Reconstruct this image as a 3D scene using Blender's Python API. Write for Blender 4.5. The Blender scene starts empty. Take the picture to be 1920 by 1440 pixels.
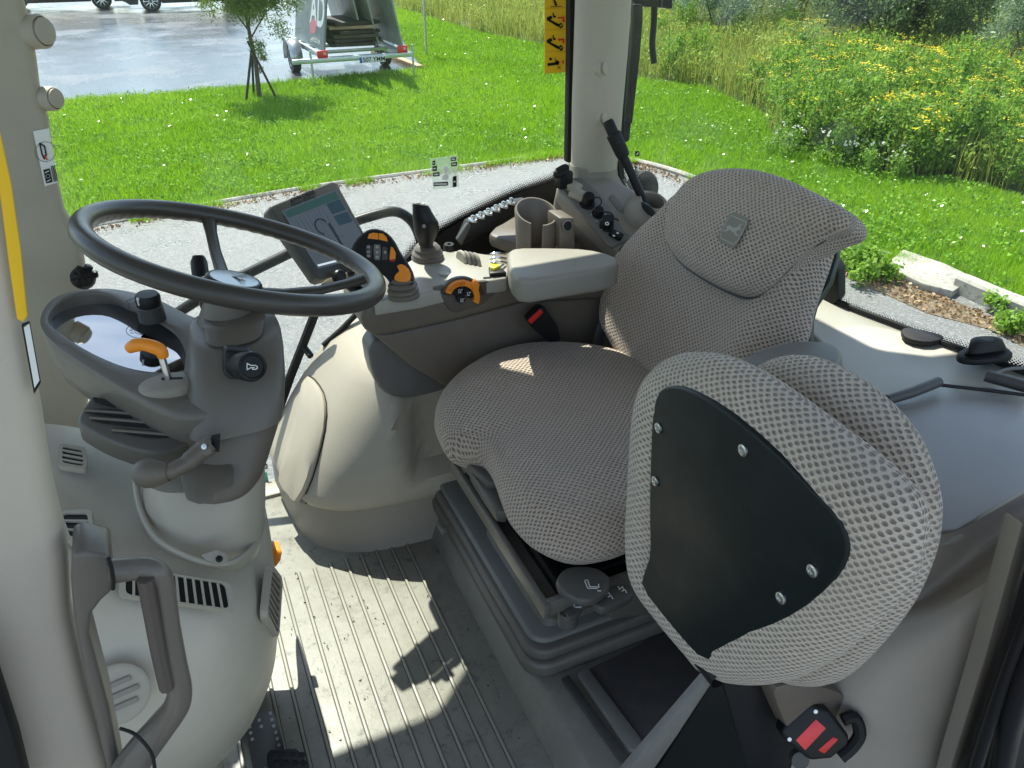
import bpy, bmesh, math, random
import numpy as np
from mathutils import Vector, Matrix
R = math.radians
SC = bpy.context.scene
COL = SC.collection

# ------------------------------------------------------------------ camera
PITCH, YAW, F = R(31.0), R(24.3), 1442.0
CAM = Vector((0, 0, 2.7))
fw = Vector((math.sin(YAW)*math.cos(PITCH), math.cos(YAW)*math.cos(PITCH), -math.sin(PITCH)))
rt = Vector((math.cos(YAW), -math.sin(YAW), 0)); up = rt.cross(fw)
cd = bpy.data.cameras.new('camera'); cam = bpy.data.objects.new('camera', cd); COL.objects.link(cam)
cam.location = CAM
cam.rotation_euler = Matrix((rt, up, -fw)).transposed().to_euler()
cd.sensor_width = 36; cd.lens = 36*F/1920; cd.clip_start = 0.02; cd.clip_end = 600
SC.camera = cam
# ------------------------------------------------------------------ sky, sun, exposure
SUN_EL, SUN_AZ = R(57), R(-4)      # azimuth from +Y towards +X
w = bpy.data.worlds.new('World'); SC.world = w; w.use_nodes = True
nt = w.node_tree; nt.nodes.clear()
sky = nt.nodes.new('ShaderNodeTexSky'); sky.sky_type = 'NISHITA'; sky.sun_disc = False
sky.sun_elevation = SUN_EL; sky.sun_rotation = SUN_AZ; sky.air_density = 1.0; sky.dust_density = .6
bg = nt.nodes.new('ShaderNodeBackground'); bg.inputs[1].default_value = 0.12
wo = nt.nodes.new('ShaderNodeOutputWorld')
tc = nt.nodes.new('ShaderNodeTexCoord'); mp = nt.nodes.new('ShaderNodeMapping')
mp.inputs['Scale'].default_value = (1.0, .8, 14.0); mp.inputs['Rotation'].default_value = (R(10), R(22), 0)
nz = nt.nodes.new('ShaderNodeTexNoise'); nz.inputs['Scale'].default_value = 1.6; nz.inputs['Detail'].default_value = 6
rp = nt.nodes.new('ShaderNodeValToRGB'); rp.color_ramp.elements[0].position = .50; rp.color_ramp.elements[1].position = .70
rp.color_ramp.elements[1].color = (.75, .75, .75, 1)
mx = nt.nodes.new('ShaderNodeMix'); mx.data_type = 'RGBA'; mx.inputs[7].default_value = (9.5, 9.8, 10.4, 1)
L = nt.links.new
L(tc.outputs['Generated'], mp.inputs[0]); L(mp.outputs[0], nz.inputs['Vector']); L(nz.outputs[0], rp.inputs[0])
L(rp.outputs[0], mx.inputs[0]); L(sky.outputs[0], mx.inputs[6]); L(mx.outputs[2], bg.inputs[0]); L(bg.outputs[0], wo.inputs[0])
sd = bpy.data.lights.new('sun', 'SUN'); sd.energy = 4.7; sd.angle = R(.5); sd.color = (1, .95, .86)
so = bpy.data.objects.new('sun', sd); COL.objects.link(so)
sdir = Vector((math.sin(SUN_AZ)*math.cos(SUN_EL), math.cos(SUN_AZ)*math.cos(SUN_EL), math.sin(SUN_EL)))
so.rotation_euler = sdir.to_track_quat('Z', 'Y').to_euler(); so.location = (0, 8, 12)
SC.view_settings.view_transform = 'Standard'; SC.view_settings.look = 'None'
SC.view_settings.exposure = 1.15; SC.view_settings.gamma = 1.0
SC.render.engine = 'CYCLES'
SC.cycles.max_bounces = 8; SC.cycles.diffuse_bounces = 4; SC.cycles.transparent_max_bounces = 12
random.seed(7); RNG = np.random.default_rng(7)

# ------------------------------------------------------------------ drawing helpers
def ray(px, py): return fw + rt*((px-960)/F) + up*((720-py)/F)
def _ax(px, py, i, v):
    d = ray(px, py); return CAM + d*((v-CAM[i])/d[i])
def pX(px, py, v): return _ax(px, py, 0, v)
def pY(px, py, v): return _ax(px, py, 1, v)
def pZ(px, py, v): return _ax(px, py, 2, v)
def pD(px, py, t): return CAM + ray(px, py)*t
def pP(px, py, o, n):
    d = ray(px, py); return CAM + d*((Vector(o)-CAM).dot(n)/d.dot(n))
def V(*a): return Vector(a)

def tag(o, label, cat, group=None, kind=None):
    if label: o['label'] = label
    if cat: o['category'] = cat
    if group: o['group'] = group
    if kind: o['kind'] = kind
    return o
def empty(name, loc, label, cat, group=None, kind=None):
    o = bpy.data.objects.new(name, None); COL.objects.link(o); o.location = loc; o.empty_display_size = .05
    return tag(o, label, cat, group, kind)
def link(name, me, mat, parent=None):
    o = bpy.data.objects.new(name, me); COL.objects.link(o)
    if mat: me.materials.append(mat)
    if parent:
        o.parent = parent
        if parent.type == 'EMPTY': o.matrix_parent_inverse = Matrix.Translation(-parent.location)
    return o
def fin(bm, name, mat, parent=None, ang=38, sub=0, smooth=True):
    bmesh.ops.recalc_face_normals(bm, faces=bm.faces)
    me = bpy.data.meshes.new(name); bm.to_mesh(me); bm.free()
    if smooth:
        for p in me.polygons: p.use_smooth = True
        me.set_sharp_from_angle(angle=R(ang))
    o = link(name, me, mat, parent)
    if sub:
        s = o.modifiers.new('s', 'SUBSURF'); s.levels = s.render_levels = sub
    return o
def chaikin(pts, n=2, closed=True):
    for _ in range(n):
        q = []; m = len(pts)
        for i in range(m if closed else m-1):
            a, b = pts[i], pts[(i+1) % m]; q += [a.lerp(b, .25), a.lerp(b, .75)]
        pts = q if closed else [pts[0]]+q+[pts[-1]]
    return pts
def cat(pts, k=8, closed=False):
    out = []; m = len(pts)
    for i in range(m if closed else m-1):
        g = (lambda j: pts[j % m]) if closed else (lambda j: pts[max(0, min(m-1, j))])
        a, b, c, d = g(i-1), g(i), g(i+1), g(i+2)
        for s in range(k):
            t = s/k
            out.append(.5*((2*b)+(c-a)*t+(2*a-5*b+4*c-d)*t*t+(3*b-a-3*c+d)*t**3))
    if not closed: out.append(pts[-1])
    return out
def add_prism(bm, pts, vec, bev=0, seg=2, rnd=0):
    """polygon swept by vec, its rims bevelled"""
    if rnd: pts = chaikin(pts, rnd)
    vec = Vector(vec)
    b2 = bmesh.new()
    v0 = [b2.verts.new(p) for p in pts]; v1 = [b2.verts.new(p+vec) for p in pts]
    n = len(pts); fs = [b2.faces.new(v0), b2.faces.new(v1[::-1])]
    rim = []
    for i in range(n):
        j = (i+1) % n; b2.faces.new((v0[i], v1[i], v1[j], v0[j]))
    bmesh.ops.recalc_face_normals(b2, faces=b2.faces)
    if bev:
        es = [e for e in b2.edges if len(e.link_faces) == 2 and e.calc_face_angle(0) > R(35)]
        bmesh.ops.bevel(b2, geom=es, offset=bev, segments=seg, profile=.5, affect='EDGES', clamp_overlap=True)
    bmesh.ops.triangulate(b2, faces=[f for f in b2.faces if len(f.verts) > 4])
    me = bpy.data.meshes.new('t'); b2.to_mesh(me); b2.free(); bm.from_mesh(me); bpy.data.meshes.remove(me)
def prism(name, pts, vec, mat, parent=None, bev=.004, seg=2, rnd=0, **k):
    bm = bmesh.new(); add_prism(bm, pts, vec, bev, seg, rnd); return fin(bm, name, mat, parent, **k)
def add_box(bm, c, sx, sy, sz, bev=0, rot=None, seg=2):
    c = Vector(c); M = rot or Matrix.Identity(3)
    P = [c+M@Vector((x*sx/2, y*sy/2, -sz/2)) for x, y in ((-1, -1), (1, -1), (1, 1), (-1, 1))]
    add_prism(bm, P, M@Vector((0, 0, sz)), bev, seg)
def box(name, c, s, mat, parent=None, bev=.003, rot=None, **k):
    bm = bmesh.new(); add_box(bm, c, *s, bev, rot); return fin(bm, name, mat, parent, **k)
def frame(d):
    d = d.normalized(); a = d.orthogonal().normalized() if abs(d.z) > .99 else d.cross(V(0, 0, 1)).normalized()
    return a, d.cross(a)
def add_tube(bm, pts, r, n=12, closed=False, caps=True, flat=1.0):
    if not isinstance(r, (list, tuple)): r = [r]*len(pts)
    m = len(pts); rings = []; pa = None
    for i, p in enumerate(pts):
        if closed: d = pts[(i+1) % m]-pts[i-1]
        else: d = pts[min(i+1, m-1)]-pts[max(i-1, 0)]
        d.normalize()
        if pa is None: a, b = frame(d)
        else:
            a = (pa-d*pa.dot(d)).normalized(); b = d.cross(a)
        pa = a
        rings.append([bm.verts.new(p+(a*math.cos(t)+b*math.sin(t)*flat)*r[i]) for t in [2*math.pi*k/n for k in range(n)]])
    for i in range(m if closed else m-1):
        A, B = rings[i], rings[(i+1) % m]
        for k in range(n): bm.faces.new((A[k], A[(k+1) % n], B[(k+1) % n], B[k]))
    if caps and not closed: bm.faces.new(rings[0][::-1]); bm.faces.new(rings[-1])
def tube(name, pts, r, mat, parent=None, n=12, closed=False, **k):
    bm = bmesh.new(); add_tube(bm, pts, r, n, closed); return fin(bm, name, mat, parent, **k)
def add_lathe(bm, o, ax, prof, n=24, a0=0, a1=2*math.pi):
    """prof = [(radius, height)] around axis ax from o"""
    o = Vector(o); ax = Vector(ax).normalized(); a, b = frame(ax); full = a1-a0 > 6.28
    rings = []
    for r, h in prof:
        cnt = n if full else n+1
        rings.append([bm.verts.new(o+ax*h+(a*math.cos(t)+b*math.sin(t))*max(r, 1e-5)) for t in [a0+(a1-a0)*k/n for k in range(cnt)]])
    for A, B in zip(rings, rings[1:]):
        for k in range(n): j = (k+1) % len(A); bm.faces.new((A[k], A[j], B[j], B[k]))
def lathe(name, o, ax, prof, mat, parent=None, n=24, **k):
    bm = bmesh.new(); add_lathe(bm, o, ax, prof, n); bmesh.ops.remove_doubles(bm, verts=bm.verts, dist=1e-5)
    return fin(bm, name, mat, parent, **k)
def loft(name, loops, mat, parent=None, closed=True, caps=True, ang=60, sub=0):
    bm = bmesh.new(); rr = [[bm.verts.new(p) for p in l] for l in loops]; n = len(rr[0])
    for A, B in zip(rr, rr[1:]):
        for k in range(n if closed else n-1): bm.faces.new((A[k], A[(k+1) % n], B[(k+1) % n], B[k]))
    if caps and closed:
        for l in (rr[0], rr[-1]):
            f = bm.faces.new(l)
            if not sub: bmesh.ops.triangulate(bm, faces=[f])
    return fin(bm, name, mat, parent, ang=ang, sub=sub)
def ell(c, rx, ry, n=32, ax=None, e=2.0):
    """superellipse loop in the plane square to ax (default z)"""
    a, b = (V(1, 0, 0), V(0, 1, 0)) if ax is None else ax
    out = []
    for k in range(n):
        t = 2*math.pi*k/n; x, y = math.cos(t), math.sin(t)
        out.append(c+a*rx*math.copysign(abs(x)**(2/e), x)+b*ry*math.copysign(abs(y)**(2/e), y))
    return out
def pillow(name, pts, o, ax, ay, mat, parent, ru, hu, rd, hd, fn=None, N=112, crown=.01, inner=7):
    """stuffed cushion: outline pts (3-D, flattened on the plane o/ax/ay), rounded rims, UVs in metres"""
    az = ax.cross(ay)
    P = [Vector(((p-o).dot(ax), (p-o).dot(ay))) for p in pts]
    P = cat(P, 12, True)
    L_ = [0]
    for i in range(len(P)): L_.append(L_[-1]+(P[(i+1) % len(P)]-P[i]).length)
    Q = []; j = 0
    for k in range(N):
        s = L_[-1]*k/N
        while L_[j+1] < s: j += 1
        t = (s-L_[j])/max(1e-9, L_[j+1]-L_[j]); Q.append(P[j].lerp(P[(j+1) % len(P)], t))
    c = sum(Q, Vector((0, 0)))/N
    bm = bmesh.new(); uvl = bm.loops.layers.uv.new('UVMap'); uvs = {}
    def side(rr, h, sg):
        rings = []; arc0 = rr*math.pi/2*.8+h*.3
        steps = [(rr*(1-math.cos(a)), h*math.sin(a)) for a in [math.pi/2*i/6 for i in range(0 if sg > 0 else 1, 7)]]
        for d, z in steps:
            ring = []
            for q in Q:
                v = q-c; l = v.length; f = max(.05, 1-d/l)
                ring.append((c+v*f, z))
            rings.append(ring)
        base = rings[-1]
        for i in range(1, inner+1):
            s = 1-i/(inner+.35)
            rings.append([(c+(p-c)*s, h+crown*(1-s*s)) for p, z in base])
        out = []
        for ri, ring in enumerate(rings):
            vs = []
            for k, (p, z) in enumerate(ring):
                dz = fn(p, sg, ri) if fn else 0
                v = bm.verts.new(o+ax*p.x+ay*p.y+az*(z*sg+dz))
                l0 = (Q[k]-c).length; l = (p-c).length
                ext = z if ri < 7 else h
                e = (c+(p-c)*(1+.75*(h-abs(ext))/max(l, .02)))
                if sg < 0: e = c+(Q[k]-c)*(1+(.75*h+(l0-l)+abs(z)*.8)/l0)
                uvs[v] = e; vs.append(v)
            out.append(vs)
        ce = bm.verts.new(o+ax*c.x+ay*c.y+az*((h+crown)*sg+(fn(c, sg, 99) if fn else 0))); uvs[ce] = c.copy()
        return out, ce
    U, cu = side(ru, hu, 1); D_, cdn = side(rd, hd, -1)
    def strip(A, B, fl):
        for k in range(N):
            j = (k+1) % N; q = (A[k], A[j], B[j], B[k]); bm.faces.new(q if not fl else q[::-1])
    for A, B in zip(U, U[1:]): strip(A, B, False)
    strip(U[0], D_[0], True)
    for A, B in zip(D_, D_[1:]): strip(A, B, True)
    for k in range(N):
        j = (k+1) % N; bm.faces.new((U[-1][k], U[-1][j], cu)); bm.faces.new((D_[-1][j], D_[-1][k], cdn))
    for f in bm.faces:
        for l in f.loops: l[uvl].uv = uvs[l.vert]
    return fin(bm, name, mat, parent, ang=80)
def np_mesh(name, verts, faces_n, mat, parent=None, cols=None, smooth=False):
    """verts (n,3); faces of faces_n corners, in order"""
    me = bpy.data.meshes.new(name); n = len(verts); nf = n//faces_n
    me.vertices.add(n); me.vertices.foreach_set('co', verts.astype(np.float32).ravel())
    me.loops.add(n); me.loops.foreach_set('vertex_index', np.arange(n, dtype=np.int32))
    me.polygons.add(nf); me.polygons.foreach_set('loop_start', np.arange(0, n, faces_n, dtype=np.int32))
    me.polygons.foreach_set('loop_total', np.full(nf, faces_n, dtype=np.int32))
    if cols is not None:
        a = me.attributes.new('tint', 'FLOAT', 'POINT'); a.data.foreach_set('value', cols.astype(np.float32))
    me.update(calc_edges=True)
    return link(name, me, mat, parent)

# ------------------------------------------------------------------ materials
def node(nt, t, **k):
    n = nt.nodes.new('ShaderNode'+t)
    for a, b in k.items(): setattr(n, a, b)
    return n
def mth(nt, op, a, b=None, c=None):
    n = node(nt, 'Math', operation=op)
    for i, x in enumerate((a, b, c)):
        if x is None: continue
        if isinstance(x, (int, float)): n.inputs[i].default_value = x
        else: nt.links.new(x, n.inputs[i])
    return n.outputs[0]
def mixc(nt, f, a, b):
    n = node(nt, 'Mix', data_type='RGBA')
    for i, x in ((0, f), (6, a), (7, b)):
        if isinstance(x, (int, float)): n.inputs[i].default_value = x
        elif isinstance(x, tuple): n.inputs[i].default_value = (*x, 1)
        else: nt.links.new(x, n.inputs[i])
    return n.outputs[2]
def new(name):
    m = bpy.data.materials.new(name); m.use_nodes = True
    return m, m.node_tree, m.node_tree.nodes['Principled BSDF']
def noise(nt, scale, detail=3, coord='Object', rough=.5, vec=None):
    n = node(nt, 'TexNoise'); n.inputs['Scale'].default_value = scale; n.inputs['Detail'].default_value = detail; n.inputs['Roughness'].default_value = rough
    if vec is None: vec = node(nt, 'TexCoord').outputs[coord]
    nt.links.new(vec, n.inputs['Vector']); return n.outputs[0]
def ramp(nt, x, a, b):
    n = node(nt, 'MapRange'); n.inputs[1].default_value = a; n.inputs[2].default_value = b
    nt.links.new(x, n.inputs[0]); return n.outputs[0]
def bump(nt, pb, h, st, dist=.001):
    n = node(nt, 'Bump'); n.inputs['Strength'].default_value = st; n.inputs['Distance'].default_value = dist
    nt.links.new(h, n.inputs['Height']); nt.links.new(n.outputs[0], pb.inputs['Normal'])
def plastic(name, c, rough=.5, var=.12, grain=.35, dirt=None, dirtamt=.35, gs=900, spec=.5, metal=0):
    m, nt, pb = new(name)
    n1 = noise(nt, 6, 4); c2 = tuple(x*(1-var) for x in c); c1 = tuple(min(1, x*(1+var)) for x in c)
    col = mixc(nt, ramp(nt, n1, .3, .7), c1, c2)
    if dirt:
        n2 = noise(nt, 22, 6, rough=.7); col = mixc(nt, mth(nt, 'MULTIPLY', ramp(nt, n2, .5, .72), dirtamt), col, dirt)
    nt.links.new(col, pb.inputs['Base Color'])
    nt.links.new(mth(nt, 'ADD', mth(nt, 'MULTIPLY', noise(nt, 14, 4), .25), rough-.125), pb.inputs['Roughness'])
    pb.inputs['Specular IOR Level'].default_value = spec; pb.inputs['Metallic'].default_value = metal
    if grain: bump(nt, pb, noise(nt, gs, 2), grain, .0004)
    return m
TAUPE = plastic('taupe_plastic', (.135, .112, .089), .45, .06, dirt=(.25, .23, .2), dirtamt=.12)
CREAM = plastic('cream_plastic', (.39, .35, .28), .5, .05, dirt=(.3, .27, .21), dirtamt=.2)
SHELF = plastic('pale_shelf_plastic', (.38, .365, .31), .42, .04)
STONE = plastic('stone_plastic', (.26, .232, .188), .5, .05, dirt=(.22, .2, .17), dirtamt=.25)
PODG = plastic('pod_plastic', (.145, .128, .106), .42, .05)
GREY = plastic('grey_plastic', (.15, .145, .132), .5, .06, dirt=(.3, .28, .24), dirtamt=.2)
LID = plastic('lid_plastic', (.27, .26, .25), .36, .05)
DGREY = plastic('dark_grey_plastic', (.06, .058, .055), .45, .08)
BLACK = plastic('black_plastic', (.010, .010, .011), .42, .1, spec=.3)
RUBBER = plastic('black_rubber', (.013, .013, .013), .6, .1, spec=.3)
GLOSSB = plastic('gloss_black_paint', (.003, .005, .005), .4, .1, grain=0, spec=.2)
WHEELM = plastic('wheel_leather', (.050, .044, .038), .34, .1, grain=.3)
ORANGE = plastic('orange_plastic', (.9, .28, .015), .4, .04)
YELLOW = plastic('yellow_vinyl', (.85, .50, .01), .4, .04, grain=0)
WHITE = plastic('white_print', (.75, .75, .72), .5, .03, grain=0)
RED = plastic('red_plastic', (.7, .02, .02), .35, .04, grain=0)
REDBR = plastic('bright_red_label', (.8, .05, .06), .4, .04, grain=0)
STEEL = plastic('zinc_steel', (.55, .56, .56), .3, .08, metal=1, grain=0)
CHROME = plastic('chrome', (.8, .8, .8), .12, .02, metal=1, grain=0)
HEADL = plastic('headliner', (.45, .43, .38), .8, .04)
FADED = plastic('faded_emblem', (.19, .18, .145), .7, .05)
FADEDL = plastic('faded_emblem_line', (.24, .235, .2), .7, .05)

def fabric(name, base, dark, p=.0104, q=.0058):
    m, nt, pb = new(name)
    uv = node(nt, 'UVMap').outputs[0]
    nzv = node(nt, 'TexNoise'); nzv.inputs['Scale'].default_value = 60; nt.links.new(uv, nzv.inputs['Vector'])
    vm = node(nt, 'VectorMath', operation='MULTIPLY_ADD'); nt.links.new(nzv.outputs[1], vm.inputs[0]); vm.inputs[1].default_value = (.0045, .0045, 0); nt.links.new(uv, vm.inputs[2])
    sx = node(nt, 'SeparateXYZ'); nt.links.new(vm.outputs[0], sx.inputs[0])
    def lat(ou, ov):
        a = mth(nt, 'SUBTRACT', mth(nt, 'FRACT', mth(nt, 'ADD', mth(nt, 'DIVIDE', sx.outputs[0], p), 50+ou)), .5)
        b = mth(nt, 'SUBTRACT', mth(nt, 'FRACT', mth(nt, 'ADD', mth(nt, 'DIVIDE', sx.outputs[1], p*.92), 50+ov)), .5)
        b = mth(nt, 'MULTIPLY', b, 1.35)
        r = mth(nt, 'SQRT', mth(nt, 'ADD', mth(nt, 'MULTIPLY', a, a), mth(nt, 'MULTIPLY', b, b)))
        return ramp(nt, r, .32, .12)
    d = mth(nt, 'MAXIMUM', lat(0, 0), lat(.5, .5))
    fz = noise(nt, 700, 2, vec=uv); wear = ramp(nt, noise(nt, 5, 4, vec=uv), .35, .7)
    dd = mth(nt, 'MULTIPLY', mth(nt, 'MULTIPLY', d, mth(nt, 'ADD', mth(nt, 'MULTIPLY', fz, 1.3), .3)), mth(nt, 'ADD', mth(nt, 'MULTIPLY', wear, .4), .65))
    lo = noise(nt, 9, 3, vec=uv)
    c0 = mixc(nt, ramp(nt, lo, .3, .7), tuple(x*.93 for x in base), tuple(x*1.06 for x in base))
    c0 = mixc(nt, ramp(nt, fz, .3, .75), mixc(nt, .22, c0, dark), c0)
    nt.links.new(mixc(nt, dd, c0, dark), pb.inputs['Base Color'])
    pb.inputs['Roughness'].default_value = .95; pb.inputs['Specular IOR Level'].default_value = .15
    pb.inputs['Sheen Weight'].default_value = .35; pb.inputs['Sheen Roughness'].default_value = .5
    h = mth(nt, 'ADD', mth(nt, 'MULTIPLY', d, -1.0), mth(nt, 'MULTIPLY', fz, .35))
    bump(nt, pb, h, 1.0, .003)
    return m
FAB = fabric('woven_seat_fabric', (.53, .43, .345), (.07, .052, .042))
FAB2 = fabric('pale_woven_fabric', (.58, .49, .395), (.16, .125, .095), p=.0112)

def glassmat(name, tint, gl=1.0):
    m, nt, pb = new(name); nt.nodes.remove(pb)
    t = node(nt, 'BsdfTransparent'); t.inputs[0].default_value = (*tint, 1)
    g = node(nt, 'BsdfGlossy'); g.inputs['Roughness'].default_value = .02
    ge = node(nt, 'NewGeometry'); dt = node(nt, 'VectorMath', operation='DOT_PRODUCT'); nt.links.new(ge.outputs['Normal'], dt.inputs[0]); nt.links.new(ge.outputs['Incoming'], dt.inputs[1])
    frs = mth(nt, 'ADD', mth(nt, 'MULTIPLY', mth(nt, 'POWER', mth(nt, 'SUBTRACT', 1.0, mth(nt, 'ABSOLUTE', dt.outputs['Value'])), 5.0), .92), .045)
    mx = node(nt, 'MixShader'); nt.links.new(mth(nt, 'MULTIPLY', frs, gl), mx.inputs[0])
    df = node(nt, 'BsdfDiffuse'); df.inputs[0].default_value = (.8, .82, .8, 1); m2 = node(nt, 'MixShader')
    d1 = mth(nt, 'MULTIPLY', ramp(nt, noise(nt, 2.2, 5, rough=.6), .42, .75), .055)
    d2 = mth(nt, 'MULTIPLY', ramp(nt, noise(nt, 130, 2), .68, .74), .10)
    nt.links.new(mth(nt, 'ADD', mth(nt, 'ADD', d1, d2), .006), m2.inputs[0]); nt.links.new(t.outputs[0], m2.inputs[1]); nt.links.new(df.outputs[0], m2.inputs[2])
    nt.links.new(m2.outputs[0], mx.inputs[1]); nt.links.new(g.outputs[0], mx.inputs[2])
    nt.links.new(mx.outputs[0], nt.nodes['Material Output'].inputs[0]); return m
GLASS = glassmat('tinted_glass', (.88, .94, .90))
def fritmat():
    m, nt, pb = new('ceramic_frit')
    uv = node(nt, 'UVMap').outputs[0]; sx = node(nt, 'SeparateXYZ'); nt.links.new(uv, sx.inputs[0])
    pb.inputs['Base Color'].default_value = (.006, .006, .007, 1); pb.inputs['Roughness'].default_value = .25
    p = .0058
    def lat(o):
        a = mth(nt, 'SUBTRACT', mth(nt, 'FRACT', mth(nt, 'ADD', mth(nt, 'DIVIDE', sx.outputs[0], p), 50+o)), .5)
        b = mth(nt, 'SUBTRACT', mth(nt, 'FRACT', mth(nt, 'ADD', mth(nt, 'DIVIDE', sx.outputs[1], p), 50+o)), .5)
        return mth(nt, 'SQRT', mth(nt, 'ADD', mth(nt, 'MULTIPLY', a, a), mth(nt, 'MULTIPLY', b, b)))
    r = mth(nt, 'MINIMUM', lat(0), lat(.5))
    # v runs 0 at the clear side; the dots grow until they merge
    size = ramp(nt, sx.outputs[1], 0, .036); size = mth(nt, 'MULTIPLY', size, .62)
    inside = mth(nt, 'LESS_THAN', r, size)
    t = node(nt, 'BsdfTransparent'); mx = node(nt, 'MixShader')
    nt.links.new(inside, mx.inputs[0]); nt.links.new(t.outputs[0], mx.inputs[1]); nt.links.new(pb.outputs[0], mx.inputs[2])
    nt.links.new(mx.outputs[0], nt.nodes['Material Output'].inputs[0]); return m
FRIT = fritmat()
def ribbon(name, A, B, mat, parent, k=8, vmax=None):
    """sheet between two polylines (A = v 0), uv in metres"""
    A, B = cat(A, k), cat(B, k); bm = bmesh.new(); uvl = bm.loops.layers.uv.new('UVMap')
    va = [bm.verts.new(p) for p in A]; vb = [bm.verts.new(p) for p in B]; s = 0; us = [0]
    for i in range(1, len(A)): s += (A[i]-A[i-1]).length; us.append(s)
    for i in range(len(A)-1):
        f = bm.faces.new((va[i], va[i+1], vb[i+1], vb[i]))
        for l, (uu, vv) in zip(f.loops, ((us[i], 0), (us[i+1], 0), (us[i+1], (A[i+1]-B[i+1]).length), (us[i], (A[i]-B[i]).length))): l[uvl].uv = (uu, vv)
    me = bpy.data.meshes.new(name); bm.to_mesh(me); bm.free(); return link(name, me, mat, parent)

# 2-D artwork on a plane: origin, x axis, y axis (metres)
def art(name, polys, o, ax, ay, mat, parent, th=.0006, sc=1.0, lift=0):
    az = ax.cross(ay).normalized(); bm = bmesh.new()
    for pl in polys: add_prism(bm, [o+ax*(x*sc)+ay*(y*sc)+az*lift for x, y in pl], az*th)
    return fin(bm, name, mat, parent)
def strokes(lines, w):
    out = []
    for ln in lines:
        for (x0, y0), (x1, y1) in zip(ln, ln[1:]):
            dx, dy = x1-x0, y1-y0; l = math.hypot(dx, dy) or 1; nx, ny = -dy/l*w/2, dx/l*w/2; ex, ey = dx/l*w*.3, dy/l*w*.3
            out.append([(x0-ex+nx, y0-ey+ny), (x0-ex-nx, y0-ey-ny), (x1+ex-nx, y1+ey-ny), (x1+ex+nx, y1+ey+ny)])
    return out
def circle(cx, cy, r, n=16, a0=0, a1=2*math.pi): return [(cx+r*math.cos(a0+(a1-a0)*i/n), cy+r*math.sin(a0+(a1-a0)*i/n)) for i in range(n + (0 if a1-a0 > 6.28 else 1))]
def ringp(cx, cy, r, w, n=20, a0=0, a1=2*math.pi): return strokes([[(cx+r*math.cos(a0+(a1-a0)*i/n), cy+r*math.sin(a0+(a1-a0)*i/n)) for i in range(n+1)]], w)
def rrect(x0, y0, x1, y1, r, n=4):
    out = []
    for cx, cy, a in ((x1-r, y1-r, 0), (x0+r, y1-r, 90), (x0+r, y0+r, 180), (x1-r, y0+r, 270)):
        out += [(cx+r*math.cos(R(a+90*i/n)), cy+r*math.sin(R(a+90*i/n))) for i in range(n+1)]
    return out
def surf_hit(ob, px, py, lift):
    from mathutils.bvhtree import BVHTree
    me = ob.data; t = BVHTree.FromPolygons([v.co for v in me.vertices], [list(p.vertices) for p in me.polygons])
    for k in range(12):
        h, n, i, d = t.ray_cast(CAM, ray(px, py).normalized())
        if h: break
        px += 3
    if n.dot(CAM-h) < 0: n = -n
    return h+n*lift
def text(name, s, o, ax, ay, size, mat, parent, th=.0005, align='CENTER', bold=0):
    cu = bpy.data.curves.new(name, 'FONT'); cu.body = s; cu.size = size; cu.extrude = th/2; cu.align_x = align; cu.align_y = 'CENTER'; cu.offset = bold
    ob = bpy.data.objects.new(name, cu); COL.objects.link(ob)
    me = bpy.data.meshes.new_from_object(ob.evaluated_get(bpy.context.evaluated_depsgraph_get()))
    bpy.data.objects.remove(ob); bpy.data.curves.remove(cu)
    ax = ax.normalized(); az = ax.cross(ay).normalized(); ay = az.cross(ax)
    me.transform(Matrix.Translation(o+az*th) @ Matrix((ax, ay, az)).transposed().to_4x4())
    me.name = name; me.materials.clear(); return link(name, me, mat, parent)
#@@END_HELPERS

# ================================================================== OUTSIDE
def groundmat(name, a, b, sc, rough, bs=.6, bd=.01, c=None, cs=40, wet=None, spec=.5):
    m, nt, pb = new(name)
    col = mixc(nt, ramp(nt, noise(nt, sc, 6, rough=.65), .35, .65), a, b)
    if c: col = mixc(nt, ramp(nt, noise(nt, cs, 4, rough=.7), .52, .66), col, c)
    nt.links.new(col, pb.inputs['Base Color']); pb.inputs['Specular IOR Level'].default_value = spec
    if wet:
        r = mth(nt, 'ADD', mth(nt, 'MULTIPLY', ramp(nt, noise(nt, wet[0], 5, rough=.6), .38, .62), wet[2]-wet[1]), wet[1])
        nt.links.new(r, pb.inputs['Roughness'])
    else: pb.inputs['Roughness'].default_value = rough
    bump(nt, pb, noise(nt, cs*3, 4, rough=.7), bs, bd)
    return m
SOIL = groundmat('turf_soil', (.030, .060, .010), (.055, .10, .016), 1.2, .95)
ASPH = groundmat('path_asphalt', (.085, .085, .085), (.17, .17, .165), 45, .5, .7, .010, c=(.36, .36, .34), cs=70, wet=(3, .25, .55), spec=.7)
WETA = groundmat('wet_asphalt', (.05, .055, .065), (.09, .095, .11), 2, .3, .35, .008, c=(.14, .14, .15), cs=14, wet=(.5, .10, .34), spec=1.0)
CONC = groundmat('concrete', (.30, .28, .24), (.42, .40, .35), 5, .85, .5, .006, c=(.22, .2, .16), cs=25)
LITTER = groundmat('leaf_litter', (.12, .09, .05), (.28, .21, .13), 9, .95, 1, .02, c=(.38, .3, .2), cs=30)

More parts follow.
